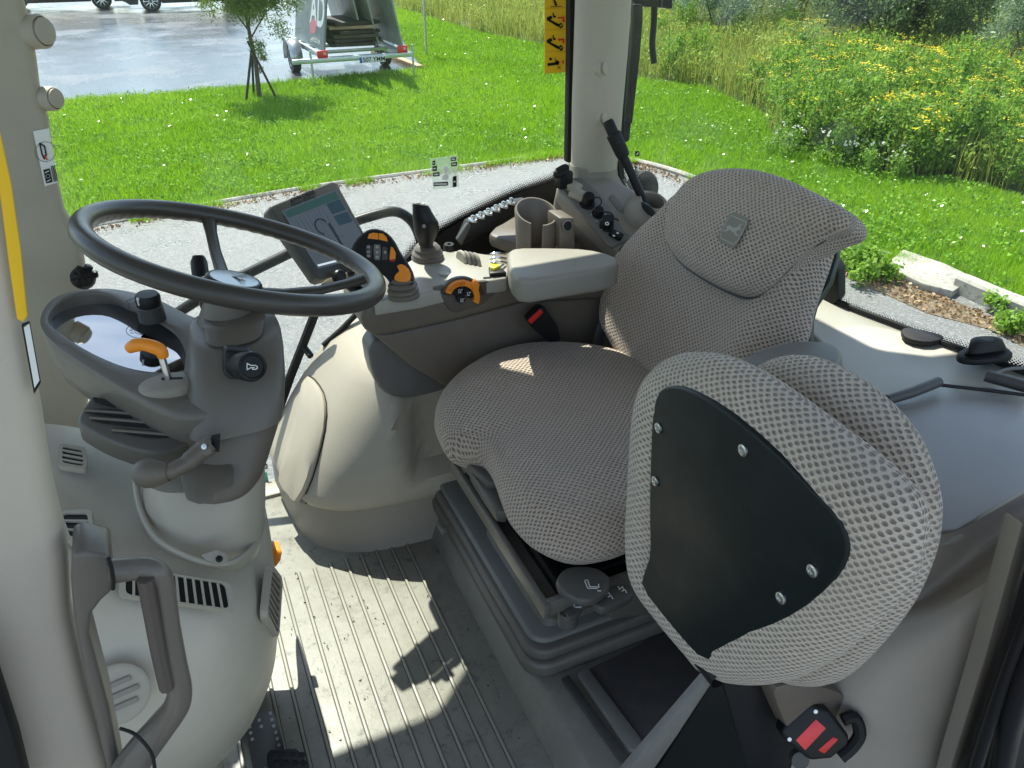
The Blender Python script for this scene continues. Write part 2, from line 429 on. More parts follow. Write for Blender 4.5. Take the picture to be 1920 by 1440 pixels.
def sheet(name, pts, z, mat, kind='structure', sub=0):
    bm = bmesh.new(); vs = [bm.verts.new((p[0], p[1], z)) for p in pts]; f = bm.faces.new(vs)
    bmesh.ops.triangulate(bm, faces=[f]); me = bpy.data.meshes.new(name); bm.to_mesh(me); bm.free()
    for p in me.polygons:
        if p.normal.z < 0: p.flip()
    o = link(name, me, mat); o['kind'] = kind; return o
sheet('ground', [(-150, -60), (200, -60), (200, 260), (-150, 260)], 0, SOIL)
g = lambda x, y: pZ(x, y, 0)
kerb_l = [V(-9, 8.1, 0), V(-4, 8.5, 0), g(180, 428), g(400, 384), g(640, 345), g(860, 317), g(1050, 291)]
kerb_r = [V(5.45, 8.9, 0), V(5.8, 8.0, 0), V(5.85, 6.8, 0), g(1572, 463), g(1700, 497)]
kerb_rr = [g(1795, 553), g(1850, 578), g(1920, 606), V(5.9, 2.0, 0), V(6.0, -1, 0), V(6.0, -8, 0)]
path = chaikin(kerb_l, 1, False)+chaikin(kerb_r+[g(1760, 535)]+kerb_rr, 1, False)+[V(-9, -8, 0)]
sheet('path', path, .006, ASPH)
lot_edge = [V(-60, 14.6, 0), g(88, 190), g(300, 176), g(480, 160), g(600, 147), g(700, 137), g(792, 130), g(742, 60), g(724, 8), V(12, 42, 0), V(30, 120, 0), V(-60, 120, 0)]
sheet('parking_lot', lot_edge, .006, WETA)
def sweep(name, line, w, h, mat, label=None):
    bm = bmesh.new(); line = chaikin(line, 2, False); prof = [(-w/2, 0), (-w/2, h-.02), (-w/2+.02, h), (w/2-.02, h), (w/2, h-.02), (w/2, 0)]
    rr = []
    for i, p in enumerate(line):
        d = (line[min(i+1, len(line)-1)]-line[max(i-1, 0)]).normalized(); n = V(-d.y, d.x, 0)
        rr.append([bm.verts.new(p+n*a+V(0, 0, b)) for a, b in prof])
    for A, B in zip(rr, rr[1:]):
        for k in range(5): bm.faces.new((A[k], A[k+1], B[k+1], B[k]))
    bm.faces.new(rr[0]); bm.faces.new(rr[-1])
    o = fin(bm, name, mat, None); return o
o = sweep('kerb', [p+V(0, .04, 0) for p in kerb_l], .07, .035, CONC); tag(o, None, None, kind='structure')
o = sweep('kerb', [p+V(.06, 0, 0) for p in kerb_r], .08, .05, CONC); tag(o, None, None, kind='structure')
o = sweep('kerb', [p+V(.07, 0, 0) for p in [g(1783, 548)]+kerb_rr], .15, .15, CONC); tag(o, None, None, kind='structure')
# broken slab between the kerbs and the littered gutter
slab = [g(1690, 480), g(1770, 508), g(1835, 540), g(1800, 549), g(1783, 560), g(1725, 545), g(1655, 510)]
o = prism('concrete_slab', slab, (0, 0, .07), CONC, bev=.012, rnd=0); tag(o, 'broken pale concrete slab lying at the path edge between the kerbs', 'slab')
lit = [g(1560, 478), g(1650, 505), g(1720, 545), g(1790, 566), g(1925, 628), g(1925, 655), g(1850, 618), g(1740, 590), g(1640, 545), g(1560, 510)]
sheet('gutter_soil', lit, .011, LITTER)

def inpoly(x, y, poly):
    ins = np.zeros(len(x), bool); n = len(poly)
    for i in range(n):
        x0, y0 = poly[i][0], poly[i][1]; x1, y1 = poly[(i+1) % n][0], poly[(i+1) % n][1]
        c = ((y0 > y) != (y1 > y)); t = (x1-x0)*(y-y0)/((y1-y0) if y1 != y0 else 1e-9)+x0
        ins ^= c & (x < t)
    return ins
def vnoise(x, y, s, seed=0):
    r = np.random.default_rng(seed); G = r.random((64, 64)); X, Y = x/s % 64, y/s % 64
    i, j = X.astype(int) % 64, Y.astype(int) % 64; a, b = X-np.floor(X), Y-np.floor(Y); a = a*a*(3-2*a); b = b*b*(3-2*b)
    return (G[i, j]*(1-a)+G[(i+1) % 64, j]*a)*(1-b)+(G[i, (j+1) % 64]*(1-a)+G[(i+1) % 64, (j+1) % 64]*a)*b
def leafmat(name, c0, c1, c2=None, trans=.45, rough=.5):
    m, nt, pb = new(name)
    at = node(nt, 'Attribute', attribute_name='tint').outputs['Fac']
    if c2: col = mixc(nt, ramp(nt, at, .5, 1), mixc(nt, ramp(nt, at, 0, .5), c0, c1), c2)
    else: col = mixc(nt, at, c0, c1)
    nt.links.new(col, pb.inputs['Base Color']); pb.inputs['Roughness'].default_value = rough; pb.inputs['Specular IOR Level'].default_value = .35
    tr = node(nt, 'BsdfTranslucent'); nt.links.new(mixc(nt, .5, col, tuple(min(1, x*1.25) for x in (c2 or c1))), tr.inputs[0])
    mx = node(nt, 'MixShader'); mx.inputs[0].default_value = trans
    nt.links.new(pb.outputs[0], mx.inputs[1]); nt.links.new(tr.outputs[0], mx.inputs[2]); nt.links.new(mx.outputs[0], nt.nodes['Material Output'].inputs[0])
    return m
GRASS = leafmat('grass_blades', (.045, .15, .004), (.14, .36, .008), (.32, .50, .03), rough=.38)
TALL = leafmat('tall_grass_blades', (.07, .16, .02), (.20, .30, .04), (.38, .36, .10))
LEAFG = leafmat('herb_leaves', (.08, .20, .02), (.24, .40, .05))
LEAFD = leafmat('dark_leaves', (.035, .08, .022), (.14, .22, .07), trans=.35)
HERB = leafmat('meadow_herbs', (.08, .20, .02), (.26, .40, .05), (.40, .46, .10), trans=.4)
LEAFS = leafmat('silver_leaves', (.12, .19, .10), (.34, .44, .28), trans=.35, rough=.4)
LEAFO = leafmat('young_tree_leaves', (.08, .14, .03), (.27, .33, .08), trans=.4)
FLOW = leafmat('yellow_flowers', (.85, .62, .01), (.95, .80, .03), trans=.2)
FLOWW = leafmat('white_flowers', (.6, .62, .5), (.85, .85, .75), trans=.2)
BARK = groundmat('bark', (.07, .055, .04), (.13, .11, .08), 12, .9, 1, .01)

def blades(x, y, h, w, lean, seg=1, z0=0):
    """one or two triangles per blade: thin, leaning, random heading"""
    n = len(x); a = RNG.random(n)*2*np.pi; b = RNG.random(n)*2*np.pi
    dx, dy = np.cos(a)*w/2, np.sin(a)*w/2; lx, ly = np.cos(b)*lean*h, np.sin(b)*lean*h
    if seg == 1:
        v = np.stack([np.stack([x-dx, y-dy, np.full(n, z0)], 1), np.stack([x+dx, y+dy, np.full(n, z0)], 1), np.stack([x+lx, y+ly, z0+h], 1)], 1)
        return v.reshape(-1, 3)
    mx_, my_ = x+lx*.3, y+ly*.3; hm = h*.6
    A = np.stack([x-dx, y-dy, np.full(n, z0)], 1); B = np.stack([x+dx, y+dy, np.full(n, z0)], 1)
    C = np.stack([mx_+dx*.8, my_+dy*.8, hm], 1); D = np.stack([mx_-dx*.8, my_-dy*.8, hm], 1); T = np.stack([x+lx, y+ly, h], 1)
    return np.stack([A, B, C, A, C, D, D, C, T], 1).reshape(-1, 3)
# mown lawn
weed_line = [V(10, 36, 0), g(725, 9), g(900, 62), g(1050, 92), g(1200, 150), g(1330, 168), g(1430, 215), g(1452, 268), g(1560, 300), g(1660, 332), g(1780, 338), g(1925, 372), V(10.5, 2, 0)]
lawn_poly = [p+V(0, .06, 0) for p in kerb_l]+[p+V(.12, 0, 0) for p in kerb_r]+[g(1850, 535)]+[p+V(.12, 0, 0) for p in kerb_rr[1:4]]+[V(11.5, 2, 0)]+weed_line[::-1][1:]+[V(10.5, 36, 0), g(726, 8), g(744, 60), g(794, 130), g(700, 138), g(600, 148), g(480, 161), g(300, 177), g(88, 191), V(-9, 14.8, 0)]
n = 2600000
X = RNG.uniform(-5, 14, n); Y = RNG.uniform(1.5, 34, n); dist = np.hypot(X, Y)
keep = RNG.random(n) < np.clip((8.5/dist)**1.6, .04, 1); X, Y, dist = X[keep], Y[keep], dist[keep]
azv = np.degrees(np.arctan2(X, Y)); k = (azv > -14) & (azv < 68); X, Y, dist = X[k], Y[k], dist[k]
k = inpoly(X, Y, lawn_poly); X, Y, dist = X[k], Y[k], dist[k]
pn = vnoise(X, Y, .35, 1)*.5+vnoise(X, Y, .12, 2)*.5
h = (.035+.05*pn+.02*RNG.random(len(X)))*(1+.25*(dist > 12)); wd = .007*np.clip(dist/8, .8, 2.2)
tall = RNG.random(len(X)) < .03*(vnoise(X, Y, .8, 5) > .55); h = np.where(tall, h*1.7, h); wd = np.where(tall, wd*1.5, wd)
t = np.clip(.12+.55*vnoise(X, Y, 2.6, 33)**1.5+.35*vnoise(X, Y, .9, 3)+.45*(RNG.random(len(X))-.35)+.25*(pn-.5), 0, 1)
o = np_mesh('lawn_grass', blades(X, Y, h, wd, .55*RNG.random(len(X))+.15), 3, GRASS, cols=np.repeat(t, 3)); tag(o, 'short bright green mown lawn beside the grey path', 'grass', kind='stuff')
K_ = chaikin(kerb_l, 2, False); K2 = chaikin(kerb_r, 2, False); ks = np.array([(p.x, p.y) for p in K_+K2]); ii = RNG.integers(0, len(ks)-1, 26000); ff = RNG.random(26000)[:, None]
kp_ = ks[ii]*(1-ff)+ks[ii+1]*ff+RNG.normal(size=(26000, 2))*np.array([.07, .07]); kp_ = kp_[(ii != len(K_)-1)]; kp_ = kp_[vnoise(kp_[:, 0], kp_[:, 1], .3, 21) > .42]
o = np_mesh('kerb_grass', blades(kp_[:, 0], kp_[:, 1], .04+.07*RNG.random(len(kp_)), .009, .6), 3, GRASS, cols=np.repeat(.3+.7*RNG.random(len(kp_)), 3)); tag(o, 'ragged grass growing over the thin path kerb', 'grass', kind='stuff')
kk = ks[ii]*(1-ff)+ks[ii+1]*ff+np.array([.0, -.13])*(ks[ii][:, 1:2] > 8.4)+np.array([-.13, 0])*(ks[ii][:, 1:2] <= 8.4)+RNG.normal(size=(26000, 2))*.06; kk = kk[ii != len(K_)-1][:2200]
n = 300000
X = RNG.uniform(-5, 14, n); Y = RNG.uniform(1.5, 30, n); dist = np.hypot(X, Y); azv = np.degrees(np.arctan2(X, Y))
k = (azv > -14) & (azv < 68) & (RNG.random(n) < np.clip((9/dist)**1.5, .05, 1)) & (vnoise(X, Y, .45, 31)*.6+vnoise(X, Y, .16, 32)*.5 > .56); X, Y, dist = X[k], Y[k], dist[k]
k = inpoly(X, Y, lawn_poly); X, Y, dist = X[k], Y[k], dist[k]
CXY = np.stack([X, Y, .05+.05*RNG.random(len(X))], 1)
CLOV = leafmat('clover_leaves', (.05, .17, .01), (.20, .42, .03), (.32, .48, .08), trans=.3, rough=.22)
# meadow of tall grass beyond the weed line
mead_poly = weed_line+[V(60, 2, 0), V(60, 60, 0), V(10, 60, 0)]
n = 420000
X = RNG.uniform(4, 34, n); Y = RNG.uniform(2, 44, n); dist = np.hypot(X, Y); azv = np.degrees(np.arctan2(X, Y))
k = (azv > 12) & (azv < 66) & (RNG.random(n) < np.clip((12/dist)**1.3, .1, 1)) & (vnoise(X, Y, .5, 9) > .25); X, Y, dist = X[k], Y[k], dist[k]
k = inpoly(X, Y, mead_poly); X, Y, dist = X[k], Y[k], dist[k]
edge = vnoise(X, Y, 1.1, 11)
h = .22+.45*edge*RNG.random(len(X))+.35*RNG.random(len(X)); t = np.clip(.15+.5*vnoise(X, Y, 1.8, 12)+.5*(RNG.random(len(X))-.3)+.3*(azv[:len(X)]*0), 0, 1)
o = np_mesh('tall_grass', blades(X, Y, h, .010*np.clip(dist/10, 1, 2.5), .35*RNG.random(len(X))+.05, 2), 3, TALL, cols=np.repeat(t, 9)); tag(o, 'tall yellow-green meadow grass behind the mown lawn', 'tall grass', kind='stuff')
MX, MY, MH = X, Y, h

def leafcloud(name, cent, mat, parent, size, up_bias=.2, tint=None, asp=2.6):
    """cent (n,3): one pointed leaf (two triangles) at each place"""
    n = len(cent); d = RNG.normal(size=(n, 3)); d[:, 2] += up_bias; d /= np.linalg.norm(d, axis=1)[:, None]
    s = np.cross(d, RNG.normal(size=(n, 3))); s /= np.linalg.norm(s, axis=1)[:, None]
    L_ = size*(.7+.6*RNG.random(n))[:, None]; W = L_/asp
    A = cent-d*L_/2; T = cent+d*L_/2; B = cent-s*W/2; D = cent+s*W/2
    v = np.stack([A, B, T, A, T, D], 1).reshape(-1, 3)
    t = RNG.random(n) if tint is None else np.clip(tint+.5*(RNG.random(n)-.5), 0, 1)
    return np_mesh(name, v, 3, mat, parent, cols=np.repeat(t, 6))
def clumps(n, c, rad, k, cr, flat=1.0, shell=.55):
    """leaf places: k clumps inside an ellipsoid"""
    u = RNG.normal(size=(k, 3)); u /= np.linalg.norm(u, axis=1)[:, None]
    r = (shell+(1-shell)*RNG.random(k))[:, None]
    cc = u*r*np.array(rad)+np.array(c); cc[:, 2] = np.maximum(cc[:, 2], .1)
    idx = RNG.integers(0, k, n); sz = cr*(.5+.9*RNG.random(k)); p = cc[idx]+RNG.normal(size=(n, 3))*sz[idx][:, None]*.55
    p[:, 2] = np.abs(p[:, 2]); return p, RNG.random(k)[idx]
mi = RNG.integers(0, len(MX), 110000); mh = RNG.random(110000)**.8*(.35+.4*vnoise(MX[mi], MY[mi], .7, 41)); kk_ = vnoise(MX[mi], MY[mi], .9, 42) > .35
o = leafcloud('meadow_herbs', np.stack([MX[mi]+RNG.normal(size=110000)*.08, MY[mi]+RNG.normal(size=110000)*.08, .03+mh], 1)[kk_], HERB, None, .07, .5, asp=2.2, tint=vnoise(MX[mi], MY[mi], .8, 43)[kk_]); tag(o, 'leafy green herbs mixed into the tall meadow grass', 'herbs', kind='stuff')
o = leafcloud('lawn_clover', CXY, CLOV, None, .042, .5, asp=1.7); tag(o, 'low clover and broad leaves among the mown grass', 'clover', kind='stuff')
# flowering tansy plants, every one a plant of its own; five shapes, copied
def tansy(seed, h):
    r = empty('tansy_plant', (0, 0, 0), 'yellow-flowered tall tansy plant in the meadow edge', 'plant', 'yellow tansy plants at the meadow edge')
    rg = np.random.default_rng(seed); bm = bmesh.new(); tops = []; lv = []
    for s in range(7):
        a = rg.random()*6.28; l = .12+.16*rg.random(); hh = h*(.75+.3*rg.random()); tp = V(math.cos(a)*l, math.sin(a)*l, hh)
        b = V(math.cos(a)*.04, math.sin(a)*.04, 0); m = b.lerp(tp, .5)+V(0, 0, .04); add_tube(bm, [b, m, tp], [.005, .004, .002], 4, caps=False); tops.append(tp)
        for q in range(26):
            f = .15+.8*q/26; p = b.lerp(tp, f); rr = .10*(1-f*.5); lv.append((p.x+rg.normal()*rr, p.y+rg.normal()*rr, p.z+rg.normal()*.03))
    fin(bm, 'stem', LEAFD, r)
    lv = np.array(lv); lv = np.repeat(lv, 6, 0)+rg.normal(size=(len(lv)*6, 3))*.028
    leafcloud('leaves', lv, LEAFG, r, .06, .3)
    fl = []
    for tp in tops:
        for q in range(7): fl.append((tp.x+rg.normal()*.035, tp.y+rg.normal()*.035, tp.z+rg.normal()*.012))
    n_ = len(fl); fl = np.array(fl); vs = []
    for c in fl:
        s = .013; vs += [c+np.array(q)*s for q in ((-1, -.6, 0), (1, -.6, 0), (0, 1.1, .3), (-.8, .5, .3), (.8, .5, .2), (0, -1, .1))]
    np_mesh('flower_heads', np.array(vs), 3, FLOW, r, cols=np.repeat(rg.random(n_), 6)); return r
def copy_tree(o, parent=None):
    c = o.copy(); COL.objects.link(c); c.parent = parent
    for ch in list(o.children): copy_tree(ch, c)
    return c
protos = [tansy(20+i, .62+.08*i) for i in range(5)]; kids = {p: list(p.children) for p in protos}
spots = []
rg = random.Random(3)
def inside(p, poly): return bool(inpoly(np.array([p[0]]), np.array([p[1]]), poly)[0])
band = [g(1440, 262), g(1560, 300), g(1660, 330), g(1790, 335), g(1925, 368), g(1925, 190), g(1800, 150), g(1650, 120), g(1500, 130), g(1440, 180)]
while len(spots) < 125:
    x, y = rg.uniform(1430, 1990), rg.uniform(140, 390); p = g(x, y)
    if inside(p, band) and all((p-q).length > .22 for q in spots): spots.append(p)
while len(spots) < 134:
    x, y = rg.uniform(1240, 1480), rg.uniform(70, 190); p = g(x, y)
    if inside(p, mead_poly) and all((p-q).length > .5 for q in spots): spots.append(p)
for i, p in enumerate(spots):
    o = protos[i] if i < 5 else copy_tree(protos[i % 5])
    o.location = (p.x, p.y, 0); o.rotation_euler.z = rg.random()*6.28; s = .85+.35*rg.random(); o.scale = (s, s, s*rg.uniform(.9, 1.15))
# white-flowered herbs at the lawn corner
for i, (x, y) in enumerate(((1500, 275), (1560, 305), (1610, 318), (1655, 330), (1470, 290), (1580, 290))):
    p = g(x, y); hb = empty('yarrow_plant', p, 'low white-flowered yarrow plant where the lawn meets the meadow', 'plant', 'white yarrow plants at the meadow edge')
    c, tn = clumps(900, (p.x, p.y, .15), (.3, .3, .2), 14, .1); leafcloud('leaves', c, LEAFG, hb, .05, tint=tn)
    c, tn = clumps(60, (p.x, p.y, .32), (.26, .26, .1), 16, .02); leafcloud('flower_heads', c, FLOWW, hb, .03, asp=1.2, tint=tn)
# green herbs in the gutter
for i, (x, y, s, lb) in enumerate(((1622, 522, .22, 'larger bright green leafy weed in the littered gutter near the headrest'), (1580, 492, .12, 'small green weed beside the larger gutter weed'), (1905, 622, .14, 'bright green leafy weed below the kerb at the right edge'), (1862, 585, .08, 'thin grassy weed growing out of the kerb joint'))):
    p = g(x, y); hb = empty('gutter_weed', p, lb, 'weed')
    c, tn = clumps(int(9000*s), (p.x, p.y, s*.5), (s, s, s*.6), 14, s*.4); leafcloud('leaves', c, LEAFG, hb, .045, tint=tn*.6+.4, asp=1.6)
LEAFDRY = leafmat('dry_leaves', (.18, .09, .04), (.42, .27, .13), trans=.1)
n = 1500; X = RNG.uniform(3.5, 6.2, n*8); Y = RNG.uniform(2, 6.2, n*8); k = inpoly(X, Y, lit); X, Y = X[k][:750], Y[k][:750]
X = np.concatenate([X, kk[:, 0]]); Y = np.concatenate([Y, kk[:, 1]])
o = leafcloud('fallen_leaves', np.stack([X, Y, .012+RNG.random(len(X))*.02], 1), LEAFDRY, None, .035, -.2, asp=1.5); tag(o, 'dry brown leaves lying in the gutter', 'leaves', kind='stuff')

# shrubs closing the view
def shrub(name, x, y, size, mat, n, leaf, label, cat_, lean=0, asp=3):
    p = g(x, y) if not isinstance(x, Vector) else x
    r = empty(name, p, label, cat_); bm = bmesh.new(); rg = np.random.default_rng(int(abs(p.x*91+p.y*37)))
    for i in range(7):
        a = rg.random()*6.28; q = p+V(math.cos(a)*size[0]*.6, math.sin(a)*size[1]*.6, size[2]*(.8+.5*rg.random()))
        m = p.lerp(q, .5)+V(rg.normal()*.12, rg.normal()*.12, .15*size[2]); add_tube(bm, cat([p+V(rg.normal()*.1, rg.normal()*.1, 0), m, q], 4), [.03, .028, .026, .022, .02, .017, .013, .01, .006], 5, caps=False)
    fin(bm, 'stems', BARK, r)
    c, tn = clumps(n, (p.x, p.y, size[2]*.85), size, 70, min(size)*.22, shell=.35)
    if lean: c[:, 0] += lean*c[:, 2]
    leafcloud('foliage', c, mat, r, leaf, .3, tint=tn, asp=asp); return r
shrub('willow_bush', 1350, 68, (2.2, 1.6, 1.5), LEAFS, 15000, .10, 'grey-green willow bush behind the tall grass, right of the pillar', 'bush', asp=4)
shrub('willow_bush', 1490, 52, (1.8, 1.4, 1.6), LEAFO, 14000, .10, 'olive green willow bush left of the dark bush', 'bush', asp=4)
shrub('alder_bush', 1640, 92, (1.7, 1.3, 1.6), LEAFD, 16000, .09, 'dark glossy bush behind the yellow flowers', 'bush', asp=1.8)
shrub('alder_bush', 1745, 108, (1.5, 1.3, 1.5), LEAFD, 14000, .09, 'second dark bush, beside the silvery willow', 'bush', asp=1.8)
shrub('silver_willow', 1920, 140, (1.5, 1.3, 1.7), LEAFS, 18000, .11, 'silvery narrow-leaved willow at the right edge of the meadow', 'bush', .1, asp=5)
shrub('willow_bush', 1230, 20, (2.4, 1.8, 1.5), LEAFD, 12000, .12, 'far dark bush just right of the window pillar', 'bush', asp=2.5)
shrub('willow_bush', V(15, 40, 0), 0, (5, 2, 1.7), LEAFO, 12000, .16, 'far olive thicket at the end of the lawn above the signpost', 'bush', asp=2.5)
shrub('willow_bush', V(21.5, 33, 0), 0, (4.5, 2, 1.7), LEAFD, 12000, .16, 'far dark thicket behind the meadow left of the pillar', 'bush', asp=2.5)
shrub('willow_bush', V(27, 24, 0), 0, (4.5, 3, 2.2), LEAFO, 14000, .15, 'far pale green thicket behind the willow bushes', 'bush', asp=2.5)
shrub('alder_bush', V(24, 14, 0), 0, (4, 4, 2.2), LEAFD, 14000, .14, 'far dark thicket behind the silvery willow', 'bush', asp=2.5)

# young tree with stakes
tp = g(487, 186)
tree = empty('young_tree', tp, 'young round-crowned tree on the lawn held by dark stakes', 'tree')
bm = bmesh.new(); add_tube(bm, [tp, tp+V(.03, 0, .6), tp+V(0, 0, 1.2), tp+V(.02, 0, 1.9)], [.045, .035, .03, .02], 8)
rg = np.random.default_rng(5)
for i in range(12):
    a = i*2.4; b = tp+V(.02, 0, 1.0+.08*i); e = b+V(math.cos(a)*.55, math.sin(a)*.55, .35+.3*rg.random()); add_tube(bm, [b, b.lerp(e, .5)+V(0, 0, .05), e], [.015, .01, .004], 5)
fin(bm, 'trunk', BARK, tree)
c, tn = clumps(30000, (tp.x+.12, tp.y, 1.9), (.93, .93, .9), 90, .17, shell=.3)
c = c[(c[:, 2] > .95)]; tn = tn[:0]; leafcloud('crown', c, LEAFO, tree, .075, .4, asp=4.5, tint=np.clip(vnoise(c[:, 0]*3+c[:, 2], c[:, 1]*3+c[:, 2]*2, .5, 4), 0, 1))
c, _ = clumps(700, (tp.x+.15, tp.y, .75), (.16, .16, .3), 8, .08); leafcloud('shoots', c, LEAFO, tree, .06, .4, asp=4.5)
for a in (100, 215, 330):
    q = tp+V(.32*math.cos(R(a)), .32*math.sin(R(a)), 0); s = tube('tree_stake', [q, tp+V(-.05*math.cos(R(a)), -.05*math.sin(R(a)), .95)], .022, plastic('dark_stake_%d' % a, (.03, .027, .024), .8), None, 8)
    s.parent = tree; s.matrix_parent_inverse = Matrix.Translation(-tp)

# signpost and timber beam
sp = g(800, 106); s = empty('signpost', sp, 'thin grey post with a small white plate on the lawn', 'signpost')
tube('post', [sp, sp+V(0, 0, 1.25)], .03, STEEL, s, 8)
box('plate', sp+V(0, -.04, 1.32), (.24, .02, .22), WHITE, s, .01, Matrix.Rotation(R(-15), 3, 'Z'))
WOOD = groundmat('raw_timber', (.45, .30, .17), (.58, .42, .25), 6, .8, .3, .004)
a, b = g(700, 97), g(788, 132); d = (b-a).normalized(); nn = V(-d.y, d.x, 0)*.07
o = prism('timber_beam', [a-nn, b-nn, b+nn, a+nn], (0, 0, .10), WOOD, bev=.008); tag(o, 'raw timber beam on the ground beside the trailer', 'beam')

# ---- trailer with leaning billboards
GALV = plastic('galvanised_steel', (.52, .56, .58), .35, .1, metal=.7, grain=0)
tl, tr_ = pZ(640, 116, .0), pZ(770, 110, .0)
O = (g(607, 158)+g(757, 146))/2 ; O.z = 0
dx = (g(757, 146)-g(607, 158)); LW = dx.length; dx.normalize(); dy = V(-dx.y, dx.x, 0)
if dy.y < 0: dy = -dy
TR = empty('trailer', O, 'low galvanised flatbed trailer at the edge of the wet parking lot', 'trailer')
W2 = LW/2; RM = Matrix((dx, dy, V(0, 0, 1))).transposed()
def T(x, y, z): return O+dx*x+dy*y+V(0, 0, z)
bm = bmesh.new()
for sx in (-1, 1): add_box(bm, T(sx*(W2-.05), 1.6, .5), .06, 3.2, .09, .004, RM)
for yy in (0.05, .9, 1.8, 2.7, 3.2): add_box(bm, T(0, yy, .45), 2*W2-.1, .06, .06, .004, RM)
add_box(bm, T(0, 4.0, .48), .08, 1.5, .08, .004, RM)
fin(bm, 'chassis', GALV, TR)
box('light_bar', T(-.18, -.06, .44), (2*W2+.75, .05, .09), GALV, TR, .006, RM)
for sx in (-1, 1):
    wh = lathe('wheel', T(sx*(W2+.16), 1.7, .29), dx, [(.02, -.08), (.14, -.085), (.2, -.06), (.28, -.08), (.29, -.05), (.29, .05), (.28, .08), (.2, .06), (.14, .085), (.02, .08)], RUBBER, TR, 28)
    lathe('rim', T(sx*(W2+.16), 1.7, .29), dx*sx, [(.0, .02), (.06, .07), (.07, .05), (.17, .055), (.185, .082)], GALV, wh, 24)
    bm = bmesh.new(); A_ = []; 
    arc = [(math.cos(R(a))*.36, math.sin(R(a))*.36) for a in range(-10, 191, 20)]
    v0 = [bm.verts.new(T(sx*(W2+.05), 1.7+a, .29+b)) for a, b in arc]; v1 = [bm.verts.new(T(sx*(W2+.30), 1.7+a, .29+b)) for a, b in arc]
    for i in range(len(arc)-1): bm.faces.new((v0[i], v0[i+1], v1[i+1], v1[i]))
    m = fin(bm, 'mudguard', GALV, TR); s_ = m.modifiers.new('s', 'SOLIDIFY'); s_.thickness = .012
    lt = box('tail_light', T(sx*(W2-.02)-0*dx.x, -.10, .55), (.2, .05, .13), RED, TR, .008, RM)
    box('lens', T(sx*(W2-.02)+.04, -.128, .56), (.06, .012, .05), plastic('amber_lens_%d' % sx, (.8, .35, .3), .2, grain=0), lt, .004, RM)
    tube('support_leg', [T(sx*(W2+.2)-.0, -.06, 0), T(sx*(W2+.2), -.06, .62)], .022, GALV, TR, 8)
np_ = box('number_plate', T(.17, -.10, .40), (.52, .012, .11), WHITE, TR, .004, RM)
text('plate_text', '507 YMM', T(.20, -.108, .40), dx, V(0, 0, 1), .115, BLACK, np_, align='CENTER', bold=.002)
box('plate_band', T(-.065, -.109, .40), (.045, .004, .105), plastic('plate_blue', (.02, .08, .5), .4, grain=0), np_, .001, RM)
def billboard(x0, x1, y0, y1, ztop, label, base_c, strokes_c, txt):
    x1 = x0+(x1-x0)*(3.15-.56)/(ztop-.56); ztop = 3.15
    """board leaning in: foot x0, head x1, from y0 to y1"""
    m = plastic('board_'+label[:6], base_c, .35, .18, dirt=strokes_c, dirtamt=.6, grain=0)
    P = [T(x0, y0, .56), T(x0, y1, .56), T(x1, y1, ztop), T(x1, y0, ztop)]
    nrm = (P[1]-P[0]).cross(P[3]-P[0]).normalized()
    r = prism('billboard', P, nrm*.035, m, None, .006); tag(r, label, 'billboard'); return r, P, nrm
bl, P, nrm = billboard(-.72, -.42, .1, 2.6, 2.3, 'slate grey billboard with big AD letters leaning on the left of the trailer', (.17, .22, .23), (.1, .13, .15), 1)
# the left board faces the viewer's left; text runs along its length
ax_ = (P[0]-P[1]).normalized(); ay_ = (P[3]-P[0]).normalized()
nn_ = ax_.cross(ay_)
base = P[1] if nn_.dot(CAM-P[0]) > 0 else P[0]
ttl = plastic('board_letter', (.55, .6, .62), .5, grain=0)
if nn_.dot(V(-1, -1, 0)) > 0:
    oo = P[0]+(nn_*.004 if nn_.dot(nrm) < 0 else nn_*.039)
    text('big_letters', 'AD', oo+ay_*.66-ax_*.60, ax_, ay_, .8, ttl, bl, bold=.02)
    text('small_letters', 'media.ee', oo+ay_*.15-ax_*.60, ax_, ay_, .17, ttl, bl)
    art('emblem', [[(0, 0), (.4, .04), (.5, .2), (.3, .32), (-.05, .2)]], oo+ay_*.22-ax_*1.1, ax_, ay_, plastic('board_pink', (.45, .12, .16), .5, grain=0), bl, th=.002)
b2, P, nrm = billboard(.30, -.02, .9, 3.1, 2.4, 'pale board with a pink stripe in the middle of the trailer', (.42, .46, .42), (.6, .25, .25), 0)
b3, P, nrm = billboard(.52, .16, .6, 3.0, 2.4, 'grey board with worn white lettering leaning beside the pink one', (.36, .38, .33), (.6, .62, .58), 0)
b4, P, nrm = billboard(.86, .5, .1, 2.9, 2.5, 'outermost grey board at the right side of the trailer', (.30, .34, .32), (.5, .53, .5), 0)
rg = random.Random(4)
stk = plastic('dark_timber', (.04, .033, .028), .8, .3)
for i in range(6):
    o = box('timber_plank', T(.1+.05*rg.uniform(-1, 1), 1.2+.2*rg.random(), .60+.075*i), (.8+.2*rg.random(), 1.4, .06), [stk, stk, BARK, stk, WOOD, stk][i], None, .005, RM @ Matrix.Rotation(R(rg.uniform(-9, 9)), 3, 'Z'))
    tag(o, ['dark plank at the bottom of the trailer load', 'dark plank, second from the bottom of the trailer load', 'brown plank in the middle of the trailer load', 'dark plank above the brown one on the trailer', 'raw yellow plank near the top of the trailer load', 'dark plank on the very top of the trailer load'][i], 'plank')
